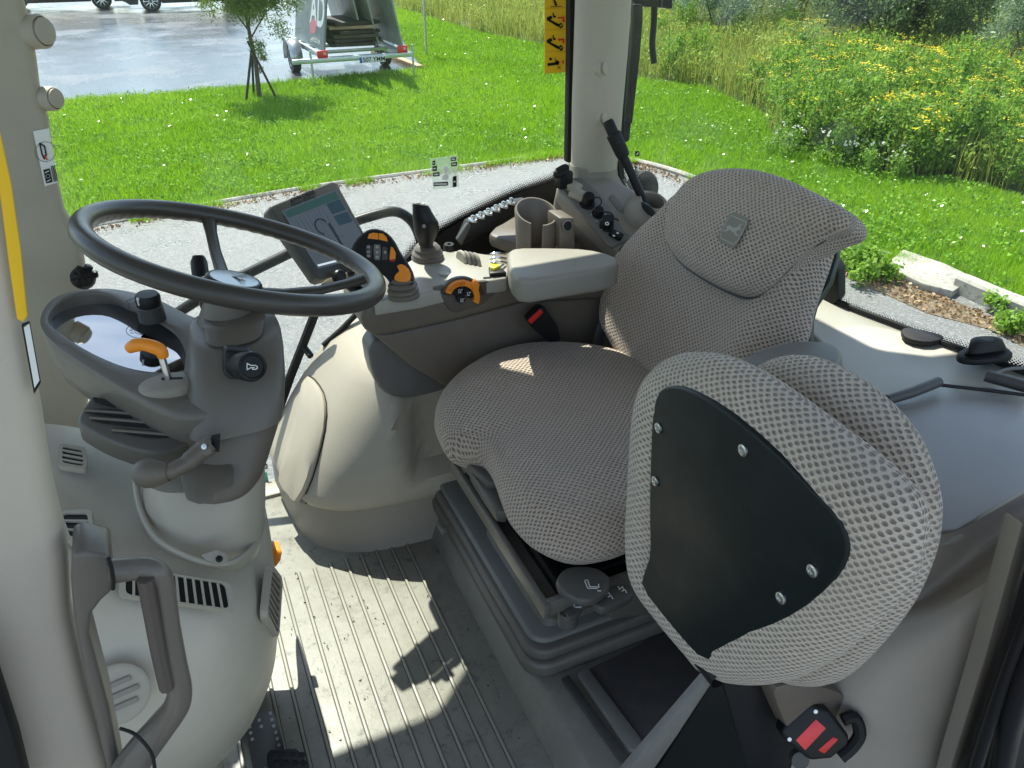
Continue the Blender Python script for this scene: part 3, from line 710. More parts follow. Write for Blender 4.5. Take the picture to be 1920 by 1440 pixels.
# ---- parked cars at the far side of the lot
def car(cx, cy, col, label, face, L_=4.5, h=1.45):
    r = empty('parked_car', (cx, cy, 0), label, 'car'); mp_ = plastic('car_paint_'+label[:5], col, .18, .03, grain=0, spec=.8)
    f = face
    side = [(-.5, .26), (-.49, .62), (-.46, .82), (-.33, .92), (-.2, 1.38), (-.05, h), (.16, h), (.32, 1.02), (.45, .9), (.495, .7), (.5, .36), (.46, .24), (.40, .24)]
    arch = lambda c: [(c+.085*math.cos(R(a)), .26+.42*math.sin(R(a))) for a in range(0, 181, 30)]
    side = side[:-1]+[(.40, .24)]+arch(.315)+arch(-.30)+[(-.42, .24)]
    pts = [V(cx+f*x*L_, cy-.88, z) for x, z in side]
    prism('body', pts, (0, 1.76, 0), mp_, r, .04)
    gl = plastic('car_glass_'+label[:5], (.01, .012, .014), .05, grain=0, spec=1)
    for x0, x1 in ((-.27, -.04), (-.02, .24)):
        P_ = [(x0, .95), (x1, .97), (min(x1, .2), 1.32), (max(x0, -.19), 1.32)]
        prism('window', [V(cx+f*x*L_, cy-.89, z) for x, z in P_], (0, .02, 0), gl, r, .004)
    for s in (-1, 1):
        for yy in (-.80, .80):
            wc = V(cx+f*s*.308*L_, cy+yy, .33); wh = lathe('wheel', wc, V(0, -1, 0) if yy < 0 else V(0, 1, 0), [(.05, -.1), (.25, -.1), (.32, -.09), (.335, -.05), (.335, .06), (.32, .1), (.235, .1), (.225, .06), (.03, .06)], RUBBER, r, 28)
            if yy < 0:
                bm = bmesh.new()
                for k in range(10):
                    a = 2*math.pi*k/10; u = V(math.cos(a), 0, math.sin(a)); add_box(bm, wc+u*.12+V(0, -.095, 0), .23, .02, .028, .003, Matrix.Rotation(-a, 3, 'Y'))
                add_lathe(bm, wc, V(0, -1, 0), [(.0, .105), (.05, .105), (.055, .09)], 16); add_lathe(bm, wc, V(0, -1, 0), [(.215, .08), (.225, .105), (.24, .1), (.24, .08)], 28)
                fin(bm, 'rim', CHROME, wh)
    for s in (-1, 1):
        box('light', V(cx+f*s*.478*L_, cy-.6, .72), (.1, .35, .12), RED if s < 0 else CHROME, r, .02)
    box('bumper', V(cx+f*.485*L_, cy, .42), (.18, 1.7, .16), RUBBER, r, .03); box('bumper', V(cx-f*.485*L_, cy, .42), (.18, 1.7, .16), RUBBER, r, .03)
    box('door_seam', V(cx-f*.02*L_, cy-.884, .62), (.012, .012, .62), RUBBER, r, .001)
    return r
c1 = g(187, 17); car(c1.x-1.25, c1.y+.8, (.012, .013, .015), 'dark grey car at the far left of the wet lot', 1)
c2 = g(283, 22); car(c2.x+1.45, c2.y+.8, (.008, .01, .018), 'black car with spoked silver wheels on the wet lot', -1)

# ================================================================== THE CAB
CAB = empty('tractor_cab', (0, 1, 1.5), 'beige tractor cab interior with ribbed floor mat, pillars and large tinted windows', 'tractor cab')
ZF = 1.5
# --- floor mat with ribs running across the cab
def matmat():
    m, nt, pb = new('floor_rubber')
    c = mixc(nt, ramp(nt, noise(nt, 9, 6, rough=.7), .35, .7), (.19, .183, .15), (.26, .25, .21))
    c = mixc(nt, ramp(nt, noise(nt, 45, 7, rough=.8), .54, .68), c, (.07, .07, .06))
    c = mixc(nt, mth(nt, 'MULTIPLY', ramp(nt, noise(nt, 4, 5, rough=.75), .5, .7), .5), c, (.33, .32, .28))
    nt.links.new(c, pb.inputs['Base Color'])
    nt.links.new(mth(nt, 'ADD', mth(nt, 'MULTIPLY', noise(nt, 18, 5), .45), .22), pb.inputs['Roughness'])
    bump(nt, pb, noise(nt, 60, 5, rough=.7), .5, .001); return m
MAT = matmat()
box('floor_mat', (-.15, .90, ZF-.02), (1.16, 1.5, .04), MAT, CAB, .002)
bm = bmesh.new()
for i in range(14):
    x = -.125+.034*i
    if x > .32: break
    add_box(bm, (x, .76, ZF+.0018), .005, 1.06, .004, .001)
fin(bm, 'mat_ribs', plastic('rib_rubber', (.27, .255, .21), .4, .1), CAB)
bm = bmesh.new()
for i in range(14):
    x = -.125+.034*i
    if x > .32: break
    for sx in (-1, 1): add_box(bm, (x+sx*.0034, .76, ZF+.0004), .0016, 1.06, .0006, 0)
fin(bm, 'mat_grooves', plastic('groove_dirt', (.085, .08, .065), .8), CAB)
# raised seat platform: sloped edge, then flat
plat = [V(.375, .15, ZF), V(.405, .15, ZF+.055), V(.415, .15, ZF+.06), V(1.2, .15, ZF+.06), V(1.2, .15, ZF-.05), V(.43, .15, ZF-.05)]
prism('seat_platform', plat, (0, 1.5, 0), plastic('platform_plastic', (.17, .16, .135), .5, .1, dirt=(.3, .28, .24), dirtamt=.3), CAB, .006, rnd=0)
DM = plastic('dark_mat_lid', (.055, .05, .05), .6, .1, dirt=(.12, .11, .1), dirtamt=.3)
hatch = [pZ(1085, 1262, 1.572), pZ(1255, 1180, 1.572), pZ(1400, 1300, 1.572), pZ(1250, 1470, 1.572)]
h_ = prism('platform_hatch', hatch, (0, 0, -.016), DM, CAB, .004)
strip = [pZ(1082, 1262, 1.582), pZ(1102, 1250, 1.582), pZ(1203, 1385, 1.582), pZ(1200, 1408, 1.582), pZ(1180, 1405, 1.582)]
prism('hatch_rib', strip, (0, 0, -.012), GREY, h_, .003)
prism('hatch_rib', [pZ(1052, 1272, 1.576), pZ(1066, 1264, 1.576), pZ(1190, 1432, 1.576), pZ(1180, 1450, 1.576)], (0, 0, -.008), DGREY, h_, .002)
box('sill', (.3, 1.60, ZF-.06), (2.0, .06, .14), STONE, CAB, .01)

# --- roof, out of view; bumps and notches in its edge shape the sun patches
ROOF_SHADE_OUTLINE = [(-.85, .02), (1.75, .02), (1.75, 1.0), (1.5, 1.3), (1.27, 1.46), (1.1, 1.50), (1.03, 1.56), (1.0, 2.16), (.74, 2.16), (.72, 1.92), (.52, 1.92), (.47, 1.96), (.42, 2.03), (.36, 2.08), (.30, 1.99), (.24, 2.0), (.16, 1.93), (-.85, 1.92)]
prism('roof', [V(x, y, 3.16) for x, y in ROOF_SHADE_OUTLINE], (0, 0, .14), HEADL, CAB, .02)
# --- glass
YG = 1.655
def pane(name, pts, parent=CAB, th=.004):
    bm = bmesh.new(); vs = [bm.verts.new(p) for p in pts]; bm.faces.new(vs)
    me = bpy.data.meshes.new(name); bm.to_mesh(me); bm.free(); return link(name, me, GLASS, parent)
pane('side_window', [V(-.36, YG, 1.5), V(.96, YG, 1.5), V(.96, YG, 3.16), V(-.36, YG, 3.16)])
rear = [V(.99, YG, 0), V(1.12, 1.59, 0), V(1.165, 1.35, 0), V(1.185, 1.05, 0), V(1.245, .78, 0), V(1.285, .66, 0), V(1.42, .3, 0)]
bm = bmesh.new(); rl = cat(rear, 6)
for a, b in zip(rl, rl[1:]):
    bm.faces.new([bm.verts.new(p) for p in (a+V(0, 0, 1.98), b+V(0, 0, 1.98), b+V(0, 0, 3.16), a+V(0, 0, 3.16))])
bmesh.ops.remove_doubles(bm, verts=bm.verts, dist=1e-4)
fin(bm, 'rear_window', GLASS, CAB)
pane('windscreen', [V(-.42, .45, 1.6), V(-.42, 1.6, 1.6), V(-.42, 1.6, 3.16), V(-.42, .45, 3.16)])
# frit of the side window and the black panel below it
A = [pY(x, y, YG-.006) for x, y in ((740, 490), (763, 452), (824, 409), (904, 367), (964, 340), (1040, 314), (1064, 292))]
B = [pY(x, y, YG-.006) for x, y in ((765, 505), (788, 476), (838, 434), (914, 392), (974, 364), (1052, 338), (1085, 304))]
ribbon('window_frit', A, B, FRIT, CAB)
P_ = [(764, 505), (787, 473), (837, 431), (913, 389), (973, 361), (1051, 335), (1090, 320), (1110, 460), (1000, 520), (800, 580), (760, 560)]
prism('window_lower_panel', [pY(x, y, YG-.008) for x, y in P_], (0, .01, 0), RUBBER, CAB, .001)
tube('window_seal', cat([pY(x, y, YG-.03) for x, y in ((742, 545), (750, 510), (772, 480), (815, 452))], 5), .012, RUBBER, CAB, 8)
# frit of the rear glass: line of the glass projected from its bottom edge
def pR(px, py):
    d = ray(px, py); best = None
    for a, b in zip(rl, rl[1:]):
        n = V((b-a).y, -(b-a).x, 0); t = (a-CAM).dot(n)/d.dot(n); q = CAM+d*t
        u = (q-a).dot(b-a)/(b-a).length_squared
        if t > 0 and -.02 <= u <= 1.02: best = q-d.normalized()*.006
    return best
def rr_(l): return [q for q in (pR(x, y) for x, y in l) if q]
A = rr_([(1588, 500), (1586, 540), (1600, 560), (1660, 583), (1740, 610), (1830, 640), (1925, 668)])
B = rr_([(1560, 500), (1562, 545), (1580, 578), (1650, 602), (1730, 630), (1820, 660), (1925, 692)])
ribbon('rear_frit', A, B, FRIT, CAB)
A = rr_([(1206, 300), (1212, 340), (1240, 368), (1285, 400), (1340, 445)])
B = rr_([(1190, 305), (1196, 352), (1226, 388), (1272, 424), (1325, 470)])
ribbon('rear_frit', A, B, FRIT, CAB)
# dark post between quarter and rear glass
prism('rear_post', [pX(x, y, 1.15) for x, y in ((1548, 470), (1572, 505), (1572, 560), (1540, 600), (1515, 560), (1535, 500))], (.03, .01, 0), RUBBER, CAB, .004)
tube('rear_seal', [p+V(-.012, -.005, -.012) for p in rr_([(1555, 552), (1640, 590), (1720, 620), (1800, 645), (1925, 690)])], .009, RUBBER, CAB, 8)

# --- right front pillar
def ext(a, b, z=3.165): return a+(b-a)*((z-a.z)/(b.z-a.z))
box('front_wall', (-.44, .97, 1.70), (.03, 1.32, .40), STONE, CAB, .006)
pil = [(30, -60), (47, 0), (60, 48), (70, 108), (77, 165), (92, 215), (104, 310), (122, 385), (150, 430), (163, 500), (168, 545), (172, 620), (168, 720), (150, 850), (-80, 870), (-80, -60)]
pil3 = [pY(x, y, 1.56) for x, y in pil[1:-1]]; tr_p = ext(pY(77, 165, 1.56), pY(47, 0, 1.56)); pil3 = [tr_p]+pil3+[V(tr_p.x-.13, 1.56, 3.165)]
o = prism('pillar', pil3, (0, -.045, 0), CREAM, CAB, .014, 3)
o['label'] = 'front pillar behind the steering wheel'
for (x, y, r_, w_) in ((56, 62, .0205, .5), (78, 188, .0155, 1)):
    c = pY(x, y, 1.525); lathe('plug', c+V(0, .012, 0), V(1, -.75, .1), [(r_*1.25, 0), (r_*1.25, .022), (r_*1.08, .026), (r_, .022), (r_*.96, .03), (0, .031)], CREAM, CAB, 28)
STK = prism('pillar_sticker', [pY(x, y, 1.512) for x, y in ((62, 246), (92, 240), (108, 342), (84, 349))], (0, -.0015, 0), WHITE, None, 0)
tag(STK, 'white instruction sticker with seat belt picture on the front pillar', 'sticker')
ex = (pY(92, 240, 1.5095)-pY(62, 246, 1.5095)).normalized(); ey = (pY(62, 246, 1.5095)-pY(84, 349, 1.5095)).normalized()
o_ = pY(84, 349, 1.5095)
art('print', [rrect(.003, .004, .013, .027, .001)]+strokes([[(.016, .004), (.016, .03)], [(.0185, .004), (.0185, .03)], [(.021, .004), (.021, .03)]], .0012)+strokes([[(.006, .07), (.012, .064), (.012, .05), (.008, .044), (.006, .052), (.006, .07)]], .0022)+ringp(.012, .055, .016, .0005), o_, ex, ey, BLACK, STK)
art('print_white', ringp(.008, .0155, .003, .001)+strokes([[(.005, .007), (.011, .009)], [(.005, .022), (.011, .0235)]], .0012), o_, ex, ey, WHITE, STK, lift=.0008)
art('print_red', strokes([[(.009, .05), (.012, .042)]], .002), o_, ex, ey, RED, STK, lift=.0008)
# black knob on the pillar foot
kn = CAB
kn = lathe('pillar_knob', pY(150, 520, 1.46), V(.5, -1, .2), [(.016, 0), (.02, .008), (.02, .018), (.014, .024), (0, .024)], BLACK, CAB, 16)
for a in (0, 60, 120):
    box('wing', pY(158, 517, 1.44), (.044, .012, .012), BLACK, kn, .003, Matrix.Rotation(R(a), 3, V(.5, -1, .2).normalized()))

# --- the right middle pillar: round post flaring into the side console
def yc(px, py, y): return pY(px, py, y)
loops = []
for (px, py, hw) in ((1133, -70, 55), (1131, 0, 54), (1126, 100, 52), (1120, 200, 49), (1116, 290, 46), (1115, 312, 45.5)):
    c = pY(px, py, 1.55); t = (c-CAM).dot(fw); r_ = hw*t/F; loops.append(ell(c, r_, r_*.9, 36))
cA, cB = sum(loops[1], V(0, 0, 0))/36, sum(loops[0], V(0, 0, 0))/36; cT = ext(cA, cB); loops = [[p+(cT-cB) for p in loops[0]]]+loops
MID = loft('pillar', loops, CREAM, CAB, ang=80); MID['label'] = 'round middle pillar with two plugs'
loops = []
for (px, py, hw, yy, ry) in ((1115, 306, 47, 1.55, .045), (1114, 325, 49, 1.55, .047), (1118, 350, 60, 1.55, .052), (1126, 385, 84, 1.56, .055), (1138, 430, 110, 1.58, .06)):
    c = pY(px, py, yy); t = (c-CAM).dot(fw); r_ = hw*t/F; loops.append(ell(c, r_, ry, 36, e=2.3))
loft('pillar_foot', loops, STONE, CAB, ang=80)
for (x, y, r_) in ((1139, 127, .0165), (1138, 221, .0165)):
    c = pY(x, y, 1.508); lathe('plug', c+V(-.012, .012, 0), V(.42, -1, .12), [(r_*1.5, 0), (r_*1.45, .012), (r_*1.15, .017), (r_*1.05, .013), (r_, .013), (r_*.96, .021), (r_*.6, .023), (0, .0235)], CREAM, MID, 30)
# seals each side of the pillar and the narrow dark frame with its dots
def vstrip(name, L_, R_, y, mat, d=.02):
    l, r = [pY(a, b, y) for a, b in L_], [pY(a, b, y) for a, b in R_]; l, r = [ext(l[1], l[0])]+l, [ext(r[1], r[0])]+r
    return prism(name, l+r[::-1], (0, d, 0), mat, CAB, .002)
vstrip('window_seal', [(1069, -50), (1068, 100), (1066, 200), (1064, 305)], [(1081, -50), (1080, 100), (1077, 200), (1072, 305)], 1.60, RUBBER)
vstrip('window_seal', [(1160, -50), (1160, 150), (1158, 330), (1158, 365)], [(1186, -50), (1179, 100), (1172, 200), (1170, 365)], 1.60, RUBBER)
A = [pY(x, y, YG-.004) for x, y in ((1194, -40), (1186, 100), (1180, 200), (1176, 285), (1190, 340))]
B = [pY(x, y, YG-.004) for x, y in ((1178, -40), (1172, 100), (1166, 200), (1160, 285), (1172, 345))]
ribbon('window_frit', A, B, FRIT, CAB)
# black post of the lower side glass (seen under the wheel)
st = tube('window_post', [pY(600, 560, YG-.02), pY(586, 600, YG-.02), pY(545, 705, YG-.02), pY(504, 822, YG-.02)], .011, RUBBER, CAB, 8)
tube('post_bracket', [pY(568, 648, YG-.02), pY(583, 668, YG-.05)], .008, RUBBER, st, 8)
tube('window_seal', [pY(672, 585, YG-.04), pY(640, 618, YG-.04), pY(606, 648, YG-.04)], .007, RUBBER, CAB, 8)
HR = tube('grab_rail', cat([pY(x, y, 1.78) for x, y in ((335, 585), (400, 545), (480, 505), (560, 466), (640, 425), (700, 404), (742, 397), (772, 415), (788, 450), (800, 500))], 6), .0125, BLACK, None, 12)
tag(HR, 'black bent grab rail outside the side window behind the monitor', 'rail')
# decals on the glass
def decal_mat():
    m, nt, pb = new('clear_decal'); t = node(nt, 'BsdfTransparent'); mx = node(nt, 'MixShader'); mx.inputs[0].default_value = .35
    pb.inputs['Base Color'].default_value = (.75, .85, .72, 1); nt.links.new(t.outputs[0], mx.inputs[1]); nt.links.new(pb.outputs[0], mx.inputs[2]); nt.links.new(mx.outputs[0], nt.nodes['Material Output'].inputs[0]); return m
yg = YG-.004
D1 = prism('window_decal', [pY(x, y, yg) for x, y in ((806, 298), (857, 291), (861, 350), (812, 356))], (0, -.0008, 0), decal_mat(), None, 0)
tag(D1, 'clear square decal with black symbols low on the side window', 'decal')
def quad(l, y): return [pY(a, b, y) for a, b in l]
def pxart(name, polys, y, mat, parent, th=.0006):
    bm = bmesh.new()
    for pl in polys: add_prism(bm, [pY(a, b, y) for a, b in pl], (0, -th, 0))
    return fin(bm, name, mat, parent)
bxs = [(811, 301, 816, 310), (811, 311, 819, 321), (812, 323, 824, 331), (845, 295, 855, 302), (846, 304, 857, 312), (813, 341, 840, 349), (849, 330, 856, 351)]
pxart('symbols', [[(a, b+1), (c, b-.5), (c, d-1), (a, d)] for a, b, c, d in bxs], yg-.002, BLACK, D1)
pxart('symbols_light', [[(a+1.5, (b+d)/2-1), (c-2, (b+d)/2-1.5), (c-2, (b+d)/2+1), (a+1.5, (b+d)/2+1.5)] for a, b, c, d in bxs], yg-.003, WHITE, D1)
pxart('figure', [[(832, 312), (839, 311), (841, 318), (838, 324), (842, 331), (838, 338), (829, 337), (829, 330), (834, 325), (831, 318)]], yg-.002, WHITE, D1)
YS = prism('warning_sticker', quad([(1021, -40), (1063, -42), (1062, 133), (1060, 135), (1023, 138), (1021, 136)], yg), (0, -.001, 0), YELLOW, None, 0)
tag(YS, 'tall yellow warning sticker with black loader pictograms on the side window', 'sticker')
def arm(y): return [[(1025, y), (1033, y-4), (1036, y+1), (1030, y+5), (1026, y+6)], [(1026, y+5), (1030, y+3), (1050, y+13), (1049, y+18), (1044, y+16)], [(1048, y+12), (1052, y+9), (1054, y+11), (1051, y+14)], [(1049, y+17), (1054, y+15), (1054, y+12), (1056, y+13), (1055, y+18), (1051, y+21)], [(1036, y-9), (1038, y-9), (1039, y-4), (1043, y-3), (1041, y), (1037, y)]]
blk = arm(33)+arm(75)+[[(1026, 119), (1046, 116), (1048, 121), (1027, 124)], [(1043, 112), (1049, 116), (1047, 122), (1042, 119)], [(1030, 108), (1034, 108), (1035, 113), (1030, 113)], [(1040, 108), (1041, 108), (1042, 116), (1041, 116)], [(1044, 123), (1045, 123), (1052, 130), (1051, 130)], [(1051, 123), (1052, 123), (1045, 130), (1044, 130)], [(1037, 0), (1041, 0), (1045, 10), (1041, 11)], [(1032, 12), (1054, 11), (1054, 12), (1032, 13)]]
pxart('pictograms', blk, yg-.0022, BLACK, YS)
pxart('red_arrows', [[(1046, 32), (1058, 31), (1058, 38), (1060, 38), (1057, 43), (1054, 38), (1055, 38), (1055, 34), (1046, 35)], [(1046, 74), (1049, 71), (1049, 73), (1058, 72), (1058, 81), (1055, 81), (1055, 76), (1049, 76), (1049, 78)], [(1055, 113), (1057, 113), (1057, 116), (1058, 116), (1055.5, 120), (1053, 116), (1055, 116)]], yg-.0022, RED, YS)
pxart('rules', [[(1023, y), (1061, y-1), (1061, y-.3), (1023, y+.7)] for y in (15, 56, 97)], yg-.002, plastic('ochre', (.5, .25, .01), .5, grain=0), YS)
LG = prism('glass_mark', quad([(1190, 284), (1198, 283), (1199, 292), (1191, 294)], yg), (0, -.0006, 0), BLACK, None, 0); tag(LG, 'tiny black square maker mark on the glass right of the pillar', 'decal')
pxart('deer_mark', [[(1193, 289), (1195, 287), (1196, 285), (1197, 286), (1196, 289), (1193, 291)]], yg-.0012, WHITE, LG)
LG = prism('glass_mark', quad([(493, 871), (501, 869), (502, 878), (494, 880)], YG-.01), (0, -.0006, 0), BLACK, None, 0); tag(LG, 'tiny black square maker mark on the lower glass beside the column', 'decal')
pxart('deer_mark', [[(495, 876), (497, 874), (499, 872), (500, 873), (499, 876), (496, 878)]], YG-.012, WHITE, LG)
G2 = prism('glass_tab', quad([(492, 888), (500, 884), (507, 920), (488, 926)], YG-.01), (0, -.001, 0), plastic('green_decal', (.05, .5, .32), .4, grain=0), None, 0); tag(G2, 'green triangular decal at the bottom of the lower glass', 'decal')

# --- wiper, hinge and mirror outside the rear quarter glass
WP = empty('rear_wiper', pY(1190, 150, 1.70), 'black wiper arm hanging outside just right of the middle pillar', 'wiper')
yw = 1.70
prism('arm', quad([(1189, 8), (1206, 8), (1206, 40), (1200, 110), (1186, 232), (1172, 230), (1184, 100), (1190, 40)], yw), (0, .02, 0), BLACK, WP, .003)
prism('arm_tip', quad([(1174, 228), (1184, 230), (1181, 262), (1175, 268), (1170, 262)], yw+.003), (0, .014, 0), RUBBER, WP, .003)
tube('hose', cat([pY(x, y, yw+.03) for x, y in ((1228, -30), (1226, 40), (1223, 80), (1226, 118))], 5), .0078, RUBBER, WP, 10)
prism('head', quad([(1180, -10), (1236, -10), (1236, 12), (1215, 14), (1194, 10)], yw+.02), (0, .03, 0), BLACK, WP, .004)
MR = prism('work_lamp', quad([(1230, -30), (1262, -30), (1262, 18), (1230, 14)], yw+.06), (.02, .07, 0), BLACK, None, .006)
tag(MR, 'black lamp housing cut off at the top edge, right of the wiper', 'lamp')
prism('lamp_rib', quad([(1240, -30), (1243, -30), (1243, 14), (1240, 14)], yw+.055), (0, .008, 0), DGREY, MR, .001)

# --- right fender trim (cream), front left corner facing the glass door
def fender_loop(z, xc, yn, bulge=0):
    pts = [V(xc, YG-.03, z), V(xc+.003, YG-.08, z), V(xc+.02, yn+.13, z), V(xc+.06, yn+.06, z), V(xc+.12, yn+.02, z), V(xc+.2, yn, z), V(xc+.3, yn-.005, z), V(xc+.42, yn, z), V(1.0, yn, z), V(1.0, YG-.03, z)]
    return chaikin(pts[:-2], 2, False)+pts[-2:]
def dent(loops, zs):
    for l, z in zip(loops, zs):
        for p in l:
            if p.y < 1.5 and .30 < p.x < .7:
                u = min(1, max(0, (p.x-.345)/.035)); v = min(1, max(0, (z-1.655)/.03)); p.y += .055*u*u*(3-2*u)*v*v*(3-2*v)
    return loops
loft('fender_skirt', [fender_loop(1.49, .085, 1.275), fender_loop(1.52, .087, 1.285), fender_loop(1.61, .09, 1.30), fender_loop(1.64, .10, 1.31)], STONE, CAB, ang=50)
zz = [1.60, 1.605, 1.62, 1.64, 1.66, 1.68, 1.70, 1.74, 1.78, 1.82, 1.85, 1.87, 1.89, 1.905, 1.918, 1.925]
xx = np.interp(zz, [1.60, 1.605, 1.62, 1.66, 1.75, 1.83, 1.87, 1.90, 1.92, 1.925], [.09, .083, .085, .108, .165, .225, .265, .32, .38, .43])
yy = np.interp(zz, [1.60, 1.62, 1.7, 1.87, 1.91, 1.925], [1.30, 1.285, 1.29, 1.33, 1.36, 1.40])
FT = loft('fender_trim', dent([fender_loop(z, x, y) for z, x, y in zip(zz, xx, yy)], zz), CREAM, CAB, ang=50)
# lid panel on its corner
lid_px = [(577, 704), (594, 716), (611, 745), (613, 792), (600, 850), (580, 915), (560, 944), (540, 936), (523, 914), (532, 872), (552, 805), (567, 745)]
lt_ = chaikin([V(x, y, 0) for x, y in lid_px], 1)
top_ = [surf_hit(FT, p.x, p.y, .007) for p in lt_]; low_ = [surf_hit(FT, p.x, p.y, -.004) for p in lt_]; c2 = sum((V(p.x, p.y, 0) for p in lt_), V(0, 0, 0))/len(lt_)
inn = [surf_hit(FT, c2.x+(p.x-c2.x)*.86, c2.y+(p.y-c2.y)*.93, .012) for p in lt_]; inn2 = [surf_hit(FT, c2.x+(p.x-c2.x)*.45, c2.y+(p.y-c2.y)*.5, .0125) for p in lt_]
loft('fender_lid', [low_, top_, inn, inn2], CREAM, CAB, ang=40)
tube('lid_gap', [surf_hit(FT, p.x+(p.x-c2.x)*.03, p.y+(p.y-c2.y)*.015, .0008) for p in lt_], .0016, RUBBER, CAB, 6, closed=True)
# grey bin under the armrest
gp = [(688, 640), (740, 635), (800, 668), (850, 720), (840, 730), (790, 745), (745, 748), (715, 735), (698, 705)]
prism('fender_pocket', [pY(x, y, 1.352) for x, y in gp], (.0, .06, 0), plastic('pocket_plastic', (.13, .125, .12), .4), CAB, .016, 4, rnd=1, ang=70)

# --- right side console: sloping deck from the pillar foot towards the seat
zc = 2.10
dno = pY(1118, 350, 1.487); dnn = V(-.12, -.50, .86).normalized(); zc = 0
DRX = V(.55, -.83, 0); DRX = (DRX-dnn*DRX.dot(dnn)).normalized(); DRM = Matrix((DRX, dnn.cross(DRX), dnn)).transposed()
def dP(x, y, h=0): return pP(x, y, dno+dnn*h, dnn)
deck = [(1040, 352), (1052, 338), (1075, 328), (1120, 322), (1180, 345), (1260, 400), (1300, 470), (1250, 520), (1205, 520), (1165, 478), (1120, 432), (1075, 390)]
DK = empty('side_console', dP(1150, 430, 0), 'stone grey side console with knobs and switches at the foot of the middle pillar', 'console')
prism('deck', [dP(x, y, 0) for x, y in deck], dnn*-.09, STONE, DK, .012, 3, rnd=1, ang=70)
prism('deck_side', [dP(x, y, -.02) for x, y in ((1038, 362), (1076, 398), (1120, 440), (1163, 486), (1200, 525), (1230, 500), (1110, 380), (1060, 345))], (0, 0, -.25), TAUPE, DK, .01)
# knob strip plate
sp_ = [(1050, 350), (1078, 332), (1092, 334), (1133, 372), (1172, 435), (1180, 440), (1176, 450), (1148, 464), (1138, 458), (1096, 408)]
SPL = prism('switch_plate', [dP(x, y, .003) for x, y in sp_], dnn*-.006, GREY, DK, .0015, rnd=0)
def up_knob(name, x, y, r_, h_, parent=DK, mat=BLACK):
    c = dP(x, y, .003); return lathe(name, c, dnn, [(r_*1.25, 0), (r_*1.25, h_*.15), (r_, h_*.2), (r_*.95, h_*.8), (r_*.85, h_), (0, h_)], mat, parent, 22)
for x, y in ((1075, 350), (1083, 364)):
    c = dP(x, y, .012); box('rocker_switch', c, (.036, .024, .016), CREAM, DK, .003, DRM)
up_knob('socket_cap', 1101, 382, .014, .026); up_knob('knob', 1121, 402, .011, .018); up_knob('knob', 1137, 424, .013, .026)
lathe('knob_mark', dP(1138, 420, .031), dnn, [(.003, 0), (.003, .002), (.0045, .002), (.0045, 0)], WHITE, DK, 14)
for pts in (((1108, 372), (1122, 370), (1128, 378), (1124, 386)), ((1126, 398), (1142, 398), (1150, 406), (1148, 414)), ((1142, 412), (1154, 410), (1160, 414))):
    tube('cap_tether', cat([dP(x, y, .02) for x, y in pts], 5), .0016, BLACK, DK, 6)
for x, y in ((1109, 403), (1119, 415), (1135, 402), (1149, 416), (1128, 431)): lathe('print_dot', dP(x, y, .004), V(0, 0, 1), [(.0018, 0), (.0018, .001), (0, .001)], WHITE, DK, 10)
c = dP(1155, 440, .008); RS = box('rocker_switch', c, (.030, .017, .010), BLACK, DK, .002, DRM)
c = dP(1177, 463, .006)
for x, y in ((1172, 466), (1186, 459)): box('rocker_switch', dP(x, y, .008), (.02, .026, .012), DGREY, DK, .002, DRM)
bm = bmesh.new()
for x, y in ((1151, 442), (1158, 437), (1171, 462), (1184, 455)): add_box(bm, dP(x, y, .0148), .005, .004, .001, 0, DRM)
fin(bm, 'switch_symbols', WHITE, DK)
sl = [V(-.032, -.008, 0), V(.032, -.008, 0), V(.036, 0, 0), V(.032, .008, 0), V(-.032, .008, 0), V(-.036, 0, 0)]
M3 = Matrix.Rotation(R(-38), 3, 'Z'); c = dP(1155, 379, .004); c = dP(1154, 380, .012)
# vial-shaped bubble plate
prism('blank_plate', [dP(x, y, .002) for x, y in ((1141, 368), (1147, 363), (1154, 366), (1170, 388), (1171, 396), (1163, 399), (1142, 374))], dnn*-.003, GREY, DK, .002, rnd=1)
# clamp of the window catch
WC = empty('window_catch', dP(1055, 325, .03), 'black over-centre window catch at the left foot of the middle pillar', 'catch')
box('clamp_body', dP(1057, 336, .02), (.035, .03, .04), BLACK, WC, .006)
prism('clamp_arm', [dP(x, y, .05) for x, y in ((1036, 318), (1056, 306), (1066, 307), (1069, 316), (1058, 324), (1040, 326))], (0, 0, -.012), BLACK, WC, .004, rnd=1)
tube('clamp_pin', [dP(1046, 330, .02), dP(1070, 322, .03)], .006, STEEL, WC, 8)
# lever pocket and emergency lever
pk = dP(1214, 400, 0); PK = lathe('lever_pocket', pk, V(.05, -.45, 1), [(.058, -.05), (.054, .0), (.048, .018), (.038, .032), (.030, .038), (.026, .036), (.024, .0), (0, -.01)], STONE, DK, 36)
prism('pocket_slot', [pY(x, y, pk.y-.052) for x, y in ((1206, 382), (1222, 388), (1232, 402), (1228, 408), (1216, 404), (1208, 396))], (0, .012, .004), RUBBER, PK, .002, rnd=1)
LV = empty('hand_lever', pY(1205, 388, 1.50), 'black rod lever leaning from its pocket against the middle pillar', 'lever')
b_ = pk+V(0, -.01, .0); tpp = pY(1139, 226, 1.46)
q1 = b_.lerp(tpp, .62)
tube('rod', [b_, b_.lerp(tpp, .3), q1], [.0105, .010, .0095], BLACK, LV, 12)
tube('grip', [q1, b_.lerp(tpp, .68), b_.lerp(tpp, .86), b_.lerp(tpp, .87), tpp-(tpp-b_)*.02, tpp], [.0135, .0155, .0165, .0125, .0125, .010], RUBBER, LV, 12)
lathe('rivet', b_.lerp(tpp, .79)+V(-.006, -.016, 0), V(0, -1, 0), [(.005, 0), (.005, .003), (0, .004)], BLACK, LV, 12)
